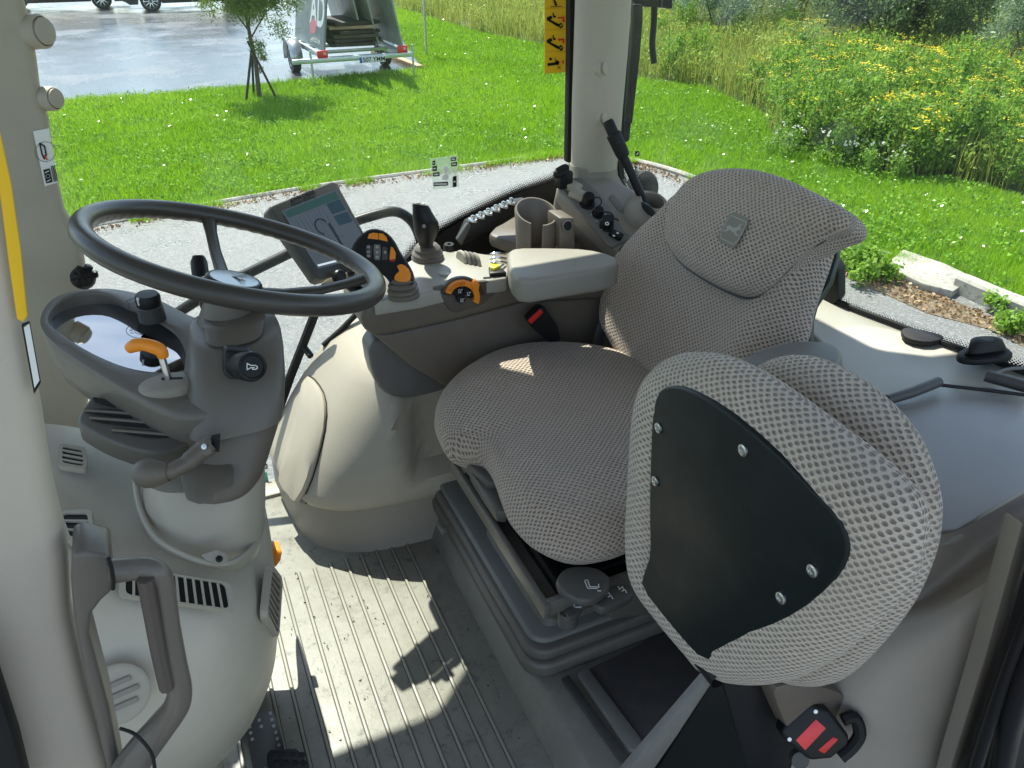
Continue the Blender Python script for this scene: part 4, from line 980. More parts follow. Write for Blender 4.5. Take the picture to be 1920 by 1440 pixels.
tube('boot_strap', cat([pY(x, y, 1.52) for x, y in ((1156, 300), (1160, 330), (1172, 355), (1184, 372))], 5), .008, BLACK, LV, 8)
CAPR = lathe('rear_cap', pY(1208, 352, 1.68), V(.2, -1, .3), [(.045, -.02), (.042, .01), (.03, .022), (0, .026)], RUBBER, CAB, 24)

# --- cup holder block with power socket
CH = empty('cup_holder', pZ(1005, 440, 2.06), 'taupe cup holder with slotted side between joystick and middle pillar', 'cup holder')
cc = pY(1006, 396, 1.40); rr0 = .046
bm = bmesh.new(); a0 = math.atan2(-.9, .05); 
N_ = 40; g0 = R(34)
# slot faces the camera's left
sa = R(246)
ring = []
ins = []
for k in range(N_+1):
    a = sa+g0/2+(2*math.pi-g0)*k/N_; ring.append(a)
secs = []
for a in ring:
    u = V(math.cos(a), math.sin(a), .38*math.sin(a))
    secs.append([cc+u*(rr0+.000)*.88+V(0, 0, -.125), cc+u*rr0+V(0, 0, -.004), cc+u*(rr0-.002)+V(0, 0, 0), cc+u*(rr0-.005)+V(0, 0, 0), cc+u*(rr0-.008)+V(0, 0, -.004), cc+u*(rr0-.008)*.86+V(0, 0, -.115)])
rv = [[bm.verts.new(p) for p in s] for s in secs]
for A_, B_ in zip(rv, rv[1:]):
    for k in range(5): bm.faces.new((A_[k], A_[k+1], B_[k+1], B_[k]))
bm.faces.new(rv[0]); bm.faces.new(rv[-1])
fin(bm, 'cup_wall', TAUPE, CH)
lathe('cup_floor', cc+V(0, 0, -.12), V(0, 0, 1), [(.0, 0), (.044, 0), (.044, .012), (0, .012)], TAUPE, CH, 24)
arm_ = [(920, 432), (966, 398), (985, 420), (1000, 455), (1060, 460), (1075, 420), (1095, 430), (1110, 470), (1060, 510), (960, 500), (925, 448)]
prism('holder_shelf', [pZ(x, y, cc.z-.085) for x, y in ((916, 434), (962, 398), (1000, 388), (1050, 398), (1078, 420), (1074, 474), (1020, 484), (985, 462), (922, 442))], (0, 0, -.03), TAUPE, CH, .008, rnd=1)
SK = prism('socket_block', [pY(x, y, cc.y-.055) for x, y in ((1049, 408), (1078, 408), (1080, 470), (1050, 470))], (0, .06, 0), TAUPE, CH, .006)
sc_ = pY(1063, 423, cc.y-.058); rg_ = lathe('power_socket', sc_, V(0, -1, .2), [(.0125, 0), (.0125, .004), (.0095, .004), (.0085, -.004), (0, -.004)], CHROME, CH, 24)
lathe('socket_hole', sc_+V(0, 0, 0), V(0, -1, .2), [(.0085, 0), (.0085, .0012), (0, .0012)], RUBBER, rg_, 20)
# connector rail in front of the frit
CR = empty('cable_rail', pY(900, 420, 1.50), 'black cable rail with a row of silver clamps along the side window', 'rail')
prism('rail', [pY(x, y, 1.50) for x, y in ((862, 455), (880, 418), (966, 380), (990, 376), (985, 395), (945, 420), (870, 458))], (0, .03, 0), BLACK, CR, .003)
prism('end_plate', [pY(x, y, 1.49) for x, y in ((857, 450), (877, 419), (884, 424), (866, 461))], (0, .012, 0), DGREY, CR, .002)
for i in range(6):
    x, y = 886+i*14.4, 413-i*6.6
    b = pY(x, y, 1.50); cl = box('clamp', b+V(0, 0, 0), (.014, .022, .006), STEEL, CR, .002, Matrix.Rotation(R(18), 3, 'Y')); lathe('clamp_head', b+V(0, 0, .001), V(0, -.2, 1), [(.005, 0), (.0045, .009), (.002, .011), (0, .011)], CHROME, cl, 8)

# --- rear shelf, lid, little box
SH = [V(1.08, 1.60, 2.05), V(1.105, 1.57, 2.05), V(1.15, 1.34, 2.05), V(1.17, 1.05, 2.05), V(1.225, .78, 2.05), V(1.265, .66, 2.05), V(1.40, .3, 2.05), pZ(2010, 882, 2.05), pZ(1925, 928, 2.05), pZ(1800, 1000, 2.05), pZ(1745, 1006, 2.05), V(.83, .56, 2.05), V(.92, .70, 2.05), V(1.0, .84, 2.05), V(1.05, 1.0, 2.05), V(1.08, 1.3, 2.05)]
prism('rear_shelf', SH, (0, 0, -.022), SHELF, CAB, .006, 3)
LDs = [pZ(1655, 752, 2.056), pZ(1770, 712, 2.056), pZ(1935, 738, 2.056), pZ(1990, 800, 2.056), pZ(1985, 880, 2.056), pZ(1795, 992, 2.056), pZ(1758, 996, 2.056), pZ(1730, 900, 2.056)]
SL = empty('storage_lid', pZ(1820, 850, 2.05), 'blue-grey flat storage lid set in the rear shelf at the right', 'lid')
prism('lid', LDs, (0, 0, -.01), LID, SL, .003)
tube('hinge_rod', [pZ(1764, 722, 2.066), pZ(1845, 731, 2.066), pZ(1935, 742, 2.066)], .003, BLACK, SL, 8)
tube('lid_edge', [pZ(1663, 750, 2.066), pZ(1712, 735, 2.07), pZ(1760, 716, 2.07)], .0085, DGREY, SL, 10)
tube('lid_edge', [pZ(1848, 704, 2.07), pZ(1935, 728, 2.07)], .010, DGREY, SL, 10)
# rubber pad clip and window handle on the sill
ph = lambda l, z: [pZ(x, y, z) for x, y in l]
WHd = prism('window_handle', ph([(1793, 660), (1815, 648), (1880, 645), (1900, 658), (1900, 668), (1840, 676), (1800, 672)], 2.078), (0, 0, -.012), RUBBER, CAB, .004, rnd=1)
hp = [ph([(1806, 662), (1818, 655), (1885, 652), (1892, 660), (1830, 668), (1812, 668)], 2.078), ph([(1812, 656), (1822, 650), (1882, 646), (1890, 655), (1832, 664), (1816, 662)], 2.088), ph([(1818, 636), (1834, 630), (1872, 630), (1884, 640), (1838, 648), (1822, 645)], 2.100), ph([(1828, 633), (1840, 630), (1868, 631), (1876, 637), (1840, 642), (1830, 640)], 2.104)]
loft('handle_dome', [chaikin(l, 2) for l in hp], RUBBER, WHd, ang=60)
tube('handle_cord', cat(ph([(1866, 700), (1890, 692), (1930, 690)], 2.062), 4), .003, GREY, WHd, 8)
prism('sill_clip', ph([(1688, 618), (1700, 612), (1765, 625), (1772, 634), (1740, 642), (1700, 634)], 2.064), (0, 0, -.01), RUBBER, CAB, .003, rnd=1)

# wall below the shelf, behind the main seat
prism('rear_wall', [V(1.09, .42, 1.5), V(1.09, 1.64, 1.5), V(1.09, 1.64, 2.03), V(1.09, .42, 2.03)], (.02, 0, 0), STONE, CAB, .002)

SL2 = tube('sill_seal', cat([pZ(x, y, 2.056) for x, y in ((1552, 556), (1600, 578), (1690, 612), (1760, 640), (1830, 664), (1930, 702))], 4), .0058, RUBBER, CAB, 8)
# --- left fender wall, seen below the shelf at the right
rows = [[(1740, 1002, .43), (1790, 1002, .425), (1850, 965, .42), (1920, 925, .41), (2000, 880, .40)],
        [(1700, 1020, .44), (1780, 1012, .435), (1850, 975, .43), (1925, 935, .42), (2010, 890, .41)],
        [(1680, 1100, .45), (1745, 1085, .44), (1820, 1040, .43), (1915, 975, .41), (2010, 910, .40)],
        [(1650, 1150, .455), (1710, 1142, .44), (1790, 1090, .42), (1905, 1010, .39), (2010, 950, .38)],
        [(1600, 1180, .46), (1680, 1170, .42), (1780, 1130, .385), (1895, 1045, .36), (2000, 990, .35)],
        [(1560, 1250, .46), (1660, 1250, .40), (1760, 1230, .365), (1860, 1180, .34), (1990, 1120, .33)],
        [(1520, 1330, .46), (1620, 1340, .40), (1720, 1340, .365), (1810, 1310, .34), (1950, 1260, .33)],
        [(1480, 1440, .46), (1590, 1450, .40), (1680, 1460, .365), (1780, 1450, .34), (1920, 1420, .33)],
        [(1440, 1600, .46), (1560, 1600, .40), (1650, 1600, .365), (1740, 1600, .34), (1880, 1600, .33)]]
loft('left_fender', [[pY(*q) for q in r] for r in rows], plastic('fender_plastic', (.36, .315, .27), .5, .05), CAB, closed=False, ang=80, sub=2)
prism('door_seal', [pY(x, y, .315) for x, y in ((1918, 980), (1938, 1010), (1862, 1235), (1800, 1430), (1780, 1500), (1768, 1500), (1786, 1430), (1850, 1225))], (0, .02, 0), STONE, CAB, .003)
prism('door_frame', [pY(x, y, .30) for x, y in ((1945, 960), (2100, 900), (2100, 1520), (1775, 1520), (1800, 1440), (1868, 1235))], (0, -.02, 0), RUBBER, CAB, .006)
tube('door_gasket', cat([pY(x, y, .275) for x, y in ((1990, 1030), (1930, 1160), (1880, 1290), (1830, 1440), (1815, 1500))], 5), .007, BLACK, CAB, 10)
tube('door_gasket', cat([pY(x, y, .262) for x, y in ((1990, 1110), (1950, 1200), (1900, 1340), (1868, 1500))], 5), .012, BLACK, CAB, 10)

# --- near left pillar with stickers and grab handle
yn_ = .42
np1 = [(-60, -400), (-20, 0), (0, 210), (18, 330), (42, 520), (62, 640), (80, 740), (98, 860), (128, 990), (134, 1100), (165, 1240), (200, 1360), (222, 1500), (70, 1500), (35, 1340), (-5, 1225), (-120, 1100), (-300, 600), (-300, -400)]
np3 = [pY(x, y, yn_+.028) for x, y in np1[1:-2]]; ntr = ext(pY(42, 520, yn_+.028), pY(0, 210, yn_+.028)); np3 = [ntr]+np3+[pY(-230, 600, yn_+.028), V(ntr.x-.10, yn_+.028, 3.165)]
NP = prism('pillar', np3, (0, -.03, 0), plastic('pillar_cream', (.50, .435, .36), .5, .04), CAB, .010, 4, ang=80); NP['label'] = 'nearest door pillar at the left edge'
prism('pillar_gasket', [pY(x, y, yn_-.012) for x, y in ((-120, 1090), (-5, 1215), (38, 1350), (74, 1500), (-200, 1500))], (0, -.02, 0), RUBBER, CAB, .005)
YL = prism('yellow_strip', [pY(x, y, yn_-.001) for x, y in ((-30, 190), (-4, 225), (22, 345), (40, 470), (52, 590), (44, 602), (32, 596), (18, 500), (0, 360), (-20, 300))], (0, -.002, 0), YELLOW, None, .0008); tag(YL, 'yellow sticker strip down the nearest door pillar', 'sticker')
WL = prism('pillar_label', [pY(x, y, yn_-.001) for x, y in ((40, 606), (56, 600), (77, 715), (64, 738))], (0, -.002, 0), BLACK, None, .0008); tag(WL, 'small white label with black border below the yellow strip', 'sticker')
prism('label_face', [pY(x, y, yn_-.0032) for x, y in ((45, 613), (55, 606), (74, 712), (65, 726))], (0, -.001, 0), WHITE, WL, 0)
HM = plastic('handle_plastic', (.135, .115, .098), .36, .05)
yh = .385
GH = prism('grab_handle', [pY(x, y, yh+.012) for x, y in ((134, 1042), (155, 1034), (208, 1046), (213, 1108), (190, 1128), (172, 1152), (168, 1190), (205, 1330), (226, 1440), (240, 1520), (222, 1520), (190, 1400), (160, 1280), (138, 1160), (132, 1090))], (0, .03, 0), HM, CAB, .007, 3, ang=70)
loops = []
cl = [(203, 1072, 24, .0), (245, 1067, 22, 0), (278, 1066, 22, .004), (300, 1078, 21, .006), (308, 1110, 20, .006), (318, 1180, 20, .006), (330, 1250, 21, .006), (337, 1292, 22, .006), (330, 1325, 24, .004), (300, 1365, 27, 0), (268, 1405, 30, 0), (245, 1440, 32, 0), (225, 1490, 32, 0)]
pc = [pY(x, y, yh-d) for x, y, w_, d in cl]; rad = [w_*(p-CAM).dot(fw)/F for (x, y, w_, d), p in zip(cl, pc)]
pc2 = cat(pc, 5); rad2 = np.interp(np.linspace(0, len(rad)-1, len(pc2)), range(len(rad)), rad).tolist()
tube('loop', pc2, rad2, HM, GH, 16, ang=80)
tube('grip_insert', cat([pY(x-13, y, yh-.012) for x, y in ((285, 1085), (297, 1150), (312, 1230), (326, 1290))], 4), .0045, plastic('grip_rubber', (.085, .068, .058), .6), GH, 8)
tube('loop_seam', [pY(203, 1046, yh-.014), pY(208, 1062, yh-.019), pY(213, 1090, yh-.013), pY(212, 1104, yh-.006)], .0012, RUBBER, GH, 6)
tube('loop_seam', cat([pY(226, 1366, yh-.012), pY(255, 1378, yh-.021), pY(283, 1410, yh-.022), pY(290, 1440, yh-.014)], 4), .0012, RUBBER, GH, 6)

# dried mud crumbs and grass bits trodden into the mat
n = 420; X = RNG.uniform(-.1, .36, n); Y = RNG.uniform(.45, 1.3, n); kq = vnoise(X, Y, .12, 51)*RNG.random(n) > .34
MUDM = leafmat('mud_bits', (.05, .045, .03), (.14, .12, .08), trans=0)
o = leafcloud('floor_crumbs', np.stack([X[kq], Y[kq], np.full(kq.sum(), 1.5025)], 1), MUDM, None, .006, 0, asp=1.8); tag(o, 'dried mud crumbs and grass bits on the ribbed floor mat', 'dirt', kind='stuff')

# ================================================================== FRONT PANEL, COLUMN, WHEEL
FP = empty('front_panel', pD(300, 1200, 1.0), 'rounded cream dash panel below the steering column with air vents', 'dash panel')
G_ = [[(40, 790, 1.15), (140, 797, 1.18), (260, 833, 1.2), (400, 860, 1.24), (480, 900, 1.27), (500, 950, 1.3), (495, 955, 1.5)],
      [(40, 810, 1.11), (140, 815, 1.14), (260, 850, 1.17), (400, 880, 1.2), (485, 930, 1.24), (508, 985, 1.27), (500, 985, 1.5)],
      [(40, 910, 1.02), (150, 910, 1.05), (260, 940, 1.08), (400, 965, 1.11), (490, 990, 1.17), (515, 1020, 1.22), (505, 1020, 1.5)],
      [(40, 1020, .93), (150, 1022, .955), (260, 1045, .98), (400, 1062, 1.01), (490, 1068, 1.08), (524, 1085, 1.16), (512, 1085, 1.45)],
      [(40, 1068, .89), (150, 1075, .915), (260, 1098, .94), (400, 1115, .965), (490, 1115, 1.04), (528, 1125, 1.13), (515, 1125, 1.4)],
      [(40, 1110, .875), (150, 1125, .895), (260, 1145, .92), (400, 1160, .95), (488, 1155, 1.02), (529, 1160, 1.12), (515, 1160, 1.4)],
      [(40, 1250, .865), (150, 1250, .885), (260, 1260, .91), (400, 1262, .945), (480, 1250, 1.01), (527, 1235, 1.11), (512, 1235, 1.4)],
      [(40, 1380, .87), (150, 1380, .89), (260, 1380, .92), (370, 1375, .96), (450, 1350, 1.02), (512, 1300, 1.12), (495, 1290, 1.4)],
      [(40, 1480, .9), (150, 1480, .92), (250, 1480, .95), (340, 1462, 1.0), (405, 1432, 1.07), (470, 1370, 1.16), (470, 1360, 1.4)],
      [(40, 1560, 1.0), (150, 1560, 1.02), (250, 1540, 1.05), (330, 1500, 1.1), (395, 1450, 1.16), (450, 1390, 1.22), (450, 1380, 1.4)]]
loft('panel_shell', [[pD(*q) for q in r] for r in G_], plastic('dash_cream', (.50, .45, .36), .42, .04, dirt=(.27, .25, .2), dirtamt=.12), FP, closed=False, ang=80, sub=3)
def louvre(name, px4, t4, n, horiz, parent=FP, slat=CREAM, ringm=CREAM, slot=.012):
    """recessed vent: frame ring round a dark well with n slats; px4 = TL TR BR BL"""
    P = [pD(x, y, t) for (x, y), t in zip(px4, t4)]; nrm = (P[1]-P[0]).cross(P[3]-P[0]).normalized()
    if nrm.dot(CAM-P[0]) < 0: nrm = -nrm
    c = sum(P, V(0, 0, 0))/4
    def rq(s, d):
        Q = [c+(p-c)*s for p in P]; o_ = []
        for i in range(4):
            a, b, e = Q[i-1], Q[i], Q[(i+1) % 4]; m = min((a-b).length, (e-b).length)*d
            p0, p1 = b+(a-b).normalized()*m, b+(e-b).normalized()*m; o_ += [p0, p0.lerp(b, .55).lerp(b.lerp(p1, .45), .5), p1] if 0 else [p0.lerp(b, t).lerp(b.lerp(p1, t), t) for t in (0, .25, .5, .75, 1)]
        return o_
    w4 = .0045
    outer = rq(1.0, .22); inner = [p+(c-p)*min(.3, w4*1.6/(c-p).length)*1.0 for p in outer]
    bm = bmesh.new(); n_ = len(outer)
    Ls = [[p-nrm*.006 for p in outer], [p+nrm*.004 for p in outer], [p+nrm*.004 for p in inner], [p-nrm*.0 for p in inner]]
    vv = [[bm.verts.new(p) for p in l] for l in Ls]
    for A_, B_ in zip(vv, vv[1:]):
        for k in range(n_): bm.faces.new((A_[k], A_[(k+1) % n_], B_[(k+1) % n_], B_[k]))
    fr_ = fin(bm, name, ringm, parent, ang=50)
    bm = bmesh.new(); w0 = [bm.verts.new(p+nrm*.001) for p in inner]; bm.faces.new(w0); fin(bm, 'vent_well', BLACK, fr_)
    bm = bmesh.new()
    I = [p+(c-p)*min(.3, w4*1.9/(c-p).length) for p in P]
    for i in range(n):
        f = (i+.75)/(n+.5)
        if horiz: a, b = I[0].lerp(I[3], f), I[1].lerp(I[2], f); d = (I[3]-I[0]).normalized()
        else: a, b = I[0].lerp(I[1], f), I[3].lerp(I[2], f); d = (I[1]-I[0]).normalized()
        add_prism(bm, [a-d*.0012, a+d*.0018, b+d*.0018, b-d*.0012], nrm*.004)
    fin(bm, 'slats', slat, fr_); return fr_
louvre('air_vent', [(112, 834), (163, 842), (164, 884), (108, 876)], [1.083, 1.087, 1.057, 1.053], 3, True)
louvre('air_vent', [(112, 962), (172, 958), (180, 1018), (126, 1018)], [.985, .99, .945, .94], 2, True)
louvre('air_vent', [(225, 1062), (432, 1095), (440, 1148), (222, 1118)], [.925, .965, .945, .905], 11, False)
louvre('side_grille', [(505, 1058), (526, 1085), (518, 1200), (494, 1155)], [1.07, 1.13, 1.10, 1.02], 7, True, slat=STONE)
# round cap low on the panel
c = pD(222, 1300, .885); nrm = (CAM-c).normalized()*.7+V(.0, -.3, .0); nrm.normalize()
RC = lathe('round_vent', c, nrm, [(.034, -.004), (.034, .0035), (.032, .005), (.028, .0052), (0, .005)], CREAM, FP, 40)
bm = bmesh.new(); a_, b_ = frame(nrm)
for i in (-1, 0, 1): add_prism(bm, [c+nrm*.0052+b_*(.013*i+dy_)+a_*(sx_*(.022-abs(i)*.005)) for sx_, dy_ in ((-1, -.003), (1, -.003), (1, .003), (-1, .003))], nrm*.003, .001)
fin(bm, 'cap_slots', STONE, RC)
# u-shaped rim around the boot
rim = cat([pD(x, y, t) for x, y, t in ((252, 880, 1.05), (262, 950, 1.015), (290, 1005, .985), (340, 1038, .975), (395, 1056, .98), (440, 1052, 1.0), (478, 1020, 1.05), (495, 970, 1.12))], 6)
tube('boot_rim', rim, .0042, CREAM, FP, 10)
prism('rim_tab', [pD(x, y, t) for x, y, t in ((374, 1040, .985), (405, 1030, .985), (425, 1036, .99), (428, 1052, .985), (408, 1058, .975), (385, 1050, .978))], nrm*.008, CREAM, FP, .003)
lathe('screw', pD(411, 1048, .968), (CAM-pD(411, 1048, .975)), [(.0045, 0), (.0045, .003), (.002, .004), (0, .002)], BLACK, FP, 14)
# orange parking tab behind panel edge
OP = prism('orange_tab', [pD(x, y, 1.4) for x, y in ((508, 1030), (530, 1034), (527, 1052), (515, 1068))], (0, .03, 0), ORANGE, None, .004); tag(OP, 'small ribbed orange pedal tab at the right edge of the dash panel', 'tab')

# ---- column
CO = empty('steering_column', pD(430, 1000, 1.1), 'taupe steering column with instrument pod, tray and stalks', 'steering column')
def stack(name, L_, mat, parent, e=2.4, n=36, tilt=(0, 0)):
    ax = (V(1, 0, tilt[0]).normalized(), V(0, 1, tilt[1]).normalized())
    return loft(name, [ell(pD(x, y, t), rx, ry, n, ax, e) for x, y, t, rx, ry in L_], mat, parent, ang=50)
WCt = V(.0703, 1.088, 2.301)        # wheel centre
wn = V(.352, .045, 1).normalized(); wa = V(0, 1, 0).cross(wn).normalized(); wb = wn.cross(wa)
def wl(h): return WCt-wn*h
HS = PODG
# lower boot, cream
stack('column_boot', [(383, 860, 1.06, .078, .07), (384, 905, 1.06, .08, .072), (386, 950, 1.065, .079, .072), (391, 1000, 1.07, .074, .07), (398, 1030, 1.075, .064, .062), (404, 1048, 1.09, .045, .045)], plastic('boot_cream', (.38, .34, .27), .38, .04), CO)
stack('lower_shroud', [(438, 735, 1.06, .062, .06), (432, 800, 1.06, .063, .062), (420, 860, 1.055, .058, .058), (412, 888, 1.05, .056, .056), (408, 905, 1.05, .050, .050)], TAUPE, CO)
prism('shroud_tongue', [pD(x, y, t) for x, y, t in ((338, 895, .99), (348, 940, .972), (372, 948, .968), (404, 945, .97), (408, 926, .975), (440, 915, .985), (440, 880, 1.0), (350, 870, 1.0))], V(.0, .03, 0), TAUPE, CO, .004)
stack('column_housing', [(440, 604, 1.10, .050, .052), (440, 607, 1.095, .057, .057), (440, 618, 1.085, .0605, .060), (441, 650, 1.07, .0625, .062), (440, 700, 1.055, .0645, .063), (438, 750, 1.05, .064, .062), (436, 775, 1.05, .063, .060)], HS, CO, e=3.6)
stack('column_collar', [(440, 596, 1.085, .041, .041), (440, 612, 1.075, .040, .040), (438, 625, 1.065, .038, .038)], TAUPE, CO)
# instrument pod: ring around a recessed glossy screen
po = [(73, 604), (84, 574), (110, 553), (155, 543), (215, 540), (290, 556), (360, 590), (410, 600), (500, 620), (523, 655), (522, 700), (505, 730), (460, 758), (400, 772), (325, 774), (245, 738), (180, 700), (120, 660), (85, 632)]
pi_ = [(95, 604), (106, 590), (135, 577), (175, 570), (215, 571), (255, 586), (300, 604), (330, 625), (346, 655), (349, 688), (325, 694), (280, 692), (235, 683), (190, 666), (150, 645), (118, 625)]
zt = 2.175; dz_ = .02
def podP(x, y, dz=0): return pP(x, y, V(0, 1.1, zt+dz), V(.16, -.10, 1).normalized())
NP_ = 72
def resample(pts, N, ctr):
    P = cat(pts, 8, True); out = []
    for k in range(N):
        a = 2*math.pi*k/N; d = V(math.cos(a), math.sin(a), 0); best = None
        for i in range(len(P)):
            p, q = P[i]-ctr, P[(i+1) % len(P)]-ctr; p, q = V(p.x, p.y, 0), V(q.x, q.y, 0)
            e = q-p; den = d.x*e.y-d.y*e.x
            if abs(den) < 1e-12: continue
            t = (p.x*e.y-p.y*e.x)/den; u = (p.x*d.y-p.y*d.x)/den
            if t > 0 and -1e-6 <= u <= 1+1e-6 and (best is None or t > best[0]): best = (t, P[i].lerp(P[(i+1) % len(P)], u))
        out.append(best[1])
    return out
OUT = [podP(x, y) for x, y in po]; rim_in = [(91, 604), (97, 580), (118, 561), (150, 550), (190, 550), (222, 562), (258, 584), (300, 604), (330, 625), (346, 655), (349, 688), (325, 696), (280, 695), (235, 687), (190, 670), (150, 649), (118, 628)]
INN = [podP(x, y) for x, y in rim_in]; GLS = [podP(x, y, -.02) for x, y in pi_[:8]+[(348, 655), (352, 692), (325, 702), (280, 702), (235, 696), (190, 680), (150, 660), (115, 638)]]
ctr = sum(INN, V(0, 0, 0))/len(INN)
O_ = resample(OUT, NP_, ctr); I_ = resample(INN, NP_, ctr); G_l = resample(GLS, NP_, ctr); octr = sum(O_, V(0, 0, 0))/NP_
dn = V(.0, .03, -1)
def sc(l, s, dz, c=None): c = c or octr; return [c+(p-c)*s+V(0, 0, dz) for p in l]
ringl = [sc(O_, .72, -.092), sc(O_, .87, -.082), sc(O_, .955, -.066), sc(O_, .985, -.046), sc(O_, 1.0, -.012), sc(O_, .99, -.003), [a.lerp(b, .12) for a, b in zip(O_, I_)], [a.lerp(b, .85)+V(0, 0, .001) for a, b in zip(O_, I_)], [a.lerp(b, .97) for a, b in zip(O_, I_)], [p+V(0, 0, -.004) for p in I_], [p+V(0, 0, -.001) for p in G_l]]
loft('instrument_pod', ringl, HS, CO, caps=False, ang=60)
bm = bmesh.new(); bm.faces.new([bm.verts.new(ctr+(p-ctr)*1.0) for p in G_l])
sg_, snt, spb = new('screen_glass'); spb.inputs['Base Color'].default_value = (.004, .005, .008, 1); spb.inputs['Roughness'].default_value = .03; spb.inputs['IOR'].default_value = 2.8; spb.inputs['Specular IOR Level'].default_value = 1
spb.inputs['Coat Weight'].default_value = 1; spb.inputs['Coat Roughness'].default_value = .01
fin(bm, 'instrument_glass', sg_, CO, smooth=False)
# dial with its knob
kc = podP(285, 592, .004); kb = lathe('knob_base', kc, V(0, 0, 1), [(.019, -.006), (.0185, .016), (.0165, .018), (0, .018)], DGREY, CO, 28)
lathe('light_knob', kc+V(.0, 0, .018), V(.05, -.05, 1), [(.0175, 0), (.0175, .014), (.015, .018), (.0, .0185)], BLACK, kb, 24)
box('knob_pointer', kc+V(-.012, -.011, .030), (.004, .004, .012), WHITE, kb, .001)
pn_ = V(.16, -.10, 1).normalized(); pax = V(1, 0, -.16).normalized(); pay = pn_.cross(pax)
art('dial_print', ringp(0, 0, .024, .0007, a0=R(60), a1=R(300))+ringp(0, 0, .0125, .0007, a0=R(60), a1=R(300))+strokes([[(-.018, .006), (-.014, .004)], [(-.019, .001), (-.015, .0)], [(-.018, -.006), (-.014, -.007)]], .001), podP(265, 572, .0025), pax, pay, BLACK, CO)
# orange shuttle lever on its oval base
lb = podP(313, 726, .0)
loft('lever_base', [ell(lb+V(0, 0, -.01), .036, .026, 32, e=2), ell(lb+V(0, 0, .002), .036, .026, 32), ell(lb+V(0, 0, .008), .033, .024, 32), ell(lb+V(0, 0, .0115), .024, .017, 32)], STONE, CO, ang=50)
prism('lever_slot', [lb+V(x, y, .0118) for x, y in ((-.004, .006), (.022, -.004), (.022, -.008), (-.004, .001))], (0, 0, .001), RUBBER, CO, 0)
sb_ = lb+V(.004, .002, .008); stp = sb_+V(-.001, .002, .042)
LS = tube('lever_stem', [sb_, stp], .0048, CHROME, CO, 12)
d_ = fw*0; hx = [stp+V(.002, .0, -.008), stp+V(.001, .001, .001), stp+V(-.006, .004, .007), stp+V(-.018, .009, .011), stp+V(-.028, .012, .010), stp+V(-.036, .016, .005)]
tube('lever_handle', cat(hx, 5), np.interp(np.linspace(0, 5, 26), range(6), [.0065, .0085, .009, .0085, .0088, .0065]).tolist(), ORANGE, LS, 14, ang=80)
# horn stalk
hn = pD(432, 680, 1.0); hv = V(.55, -.8, .05).normalized()
pl = [pD(x, y, t) for x, y, t in ((420, 662, 1.0), (428, 657, 1.0), (470, 660, 1.0), (480, 668, 1.0), (474, 706, 1.0), (466, 715, 1.0), (428, 712, 1.0), (419, 704, 1.0))]
prism('stalk_recess', pl, V(0, .02, 0), BLACK, CO, .003)
hc = pD(452, 686, 1.0); hd = (pD(484, 688, .945)-hc).normalized()
lathe('horn_stalk', hc-hd*.02, hd, [(.017, 0), (.017, .03), (.0185, .034), (.0195, .062), (.018, .067), (.0145, .068), (.0135, .0665), (0, .0672)], BLACK, CO, 30)
ha = V(.84, .5, 0); ha = (ha-hd*ha.dot(hd)).normalized(); hb_ = hd.cross(ha); 
if hb_.z < 0: hb_ = -hb_; ha = -ha if False else ha
hs = .0115
art('horn_symbol', strokes([[(-.5, -.35), (-.5, .35)], [(-.5, .35), (-.1, .12), (.4, .12), (.6, .0), (.6, -.2), (.4, -.3), (.1, -.3), (.05, -.12)], [(-.5, -.35), (-.1, -.12), (.3, -.12)]], .11), hc+hd*.0475+hd*.0005, rt, up, WHITE, CO, sc=hs, th=.0004, lift=.004)
# tray grille
tz = V(.10, -.20, 1).normalized(); TO = V(0, 1.0, 2.128)
def trP(x, y, d=0): return pP(x, y, TO+tz*d, tz)
tro = [(143, 790), (150, 772), (172, 740), (200, 746), (260, 762), (330, 768), (388, 774), (390, 788), (365, 818), (340, 838), (300, 850), (250, 842), (195, 822), (160, 802)]
TRY = prism('tray', [trP(x, y) for x, y in tro], tz*-.034, plastic('tray_plastic', (.10, .09, .078), .45, .05), CO, .005, 3, rnd=1, ang=60)
wells = [[(172, 748), (180, 745), (245, 763), (220, 765), (182, 756)], [(158, 768), (200, 767), (356, 781), (360, 787), (338, 790), (172, 778)], [(165, 782), (180, 780), (340, 796), (344, 800), (336, 806), (225, 798), (180, 792)], [(208, 806), (215, 803), (320, 812), (322, 816), (310, 822), (260, 820)]]
bm = bmesh.new()
for w_ in wells: add_prism(bm, [trP(x, y, .0006) for x, y in w_], tz*.0012, 0, rnd=1)
fin(bm, 'tray_slots', plastic('slot_dark', (.02, .018, .016), .7), TRY)
bm = bmesh.new()
for (a, b) in (((158, 769), (352, 783)), ((168, 783), (338, 797)), ((210, 806), (318, 815))): 
    add_tube(bm, [trP(*a, .003), trP(*b, .003)], .0022, 8)
fin(bm, 'tray_ribs', TAUPE, TRY)
prism('tray_underside', [trP(x, y, -.034) for x, y in [(150, 778), (172, 748), (360, 778), (345, 812), (290, 840), (195, 815)]], tz*-.008, RUBBER, TRY, .002, rnd=1)
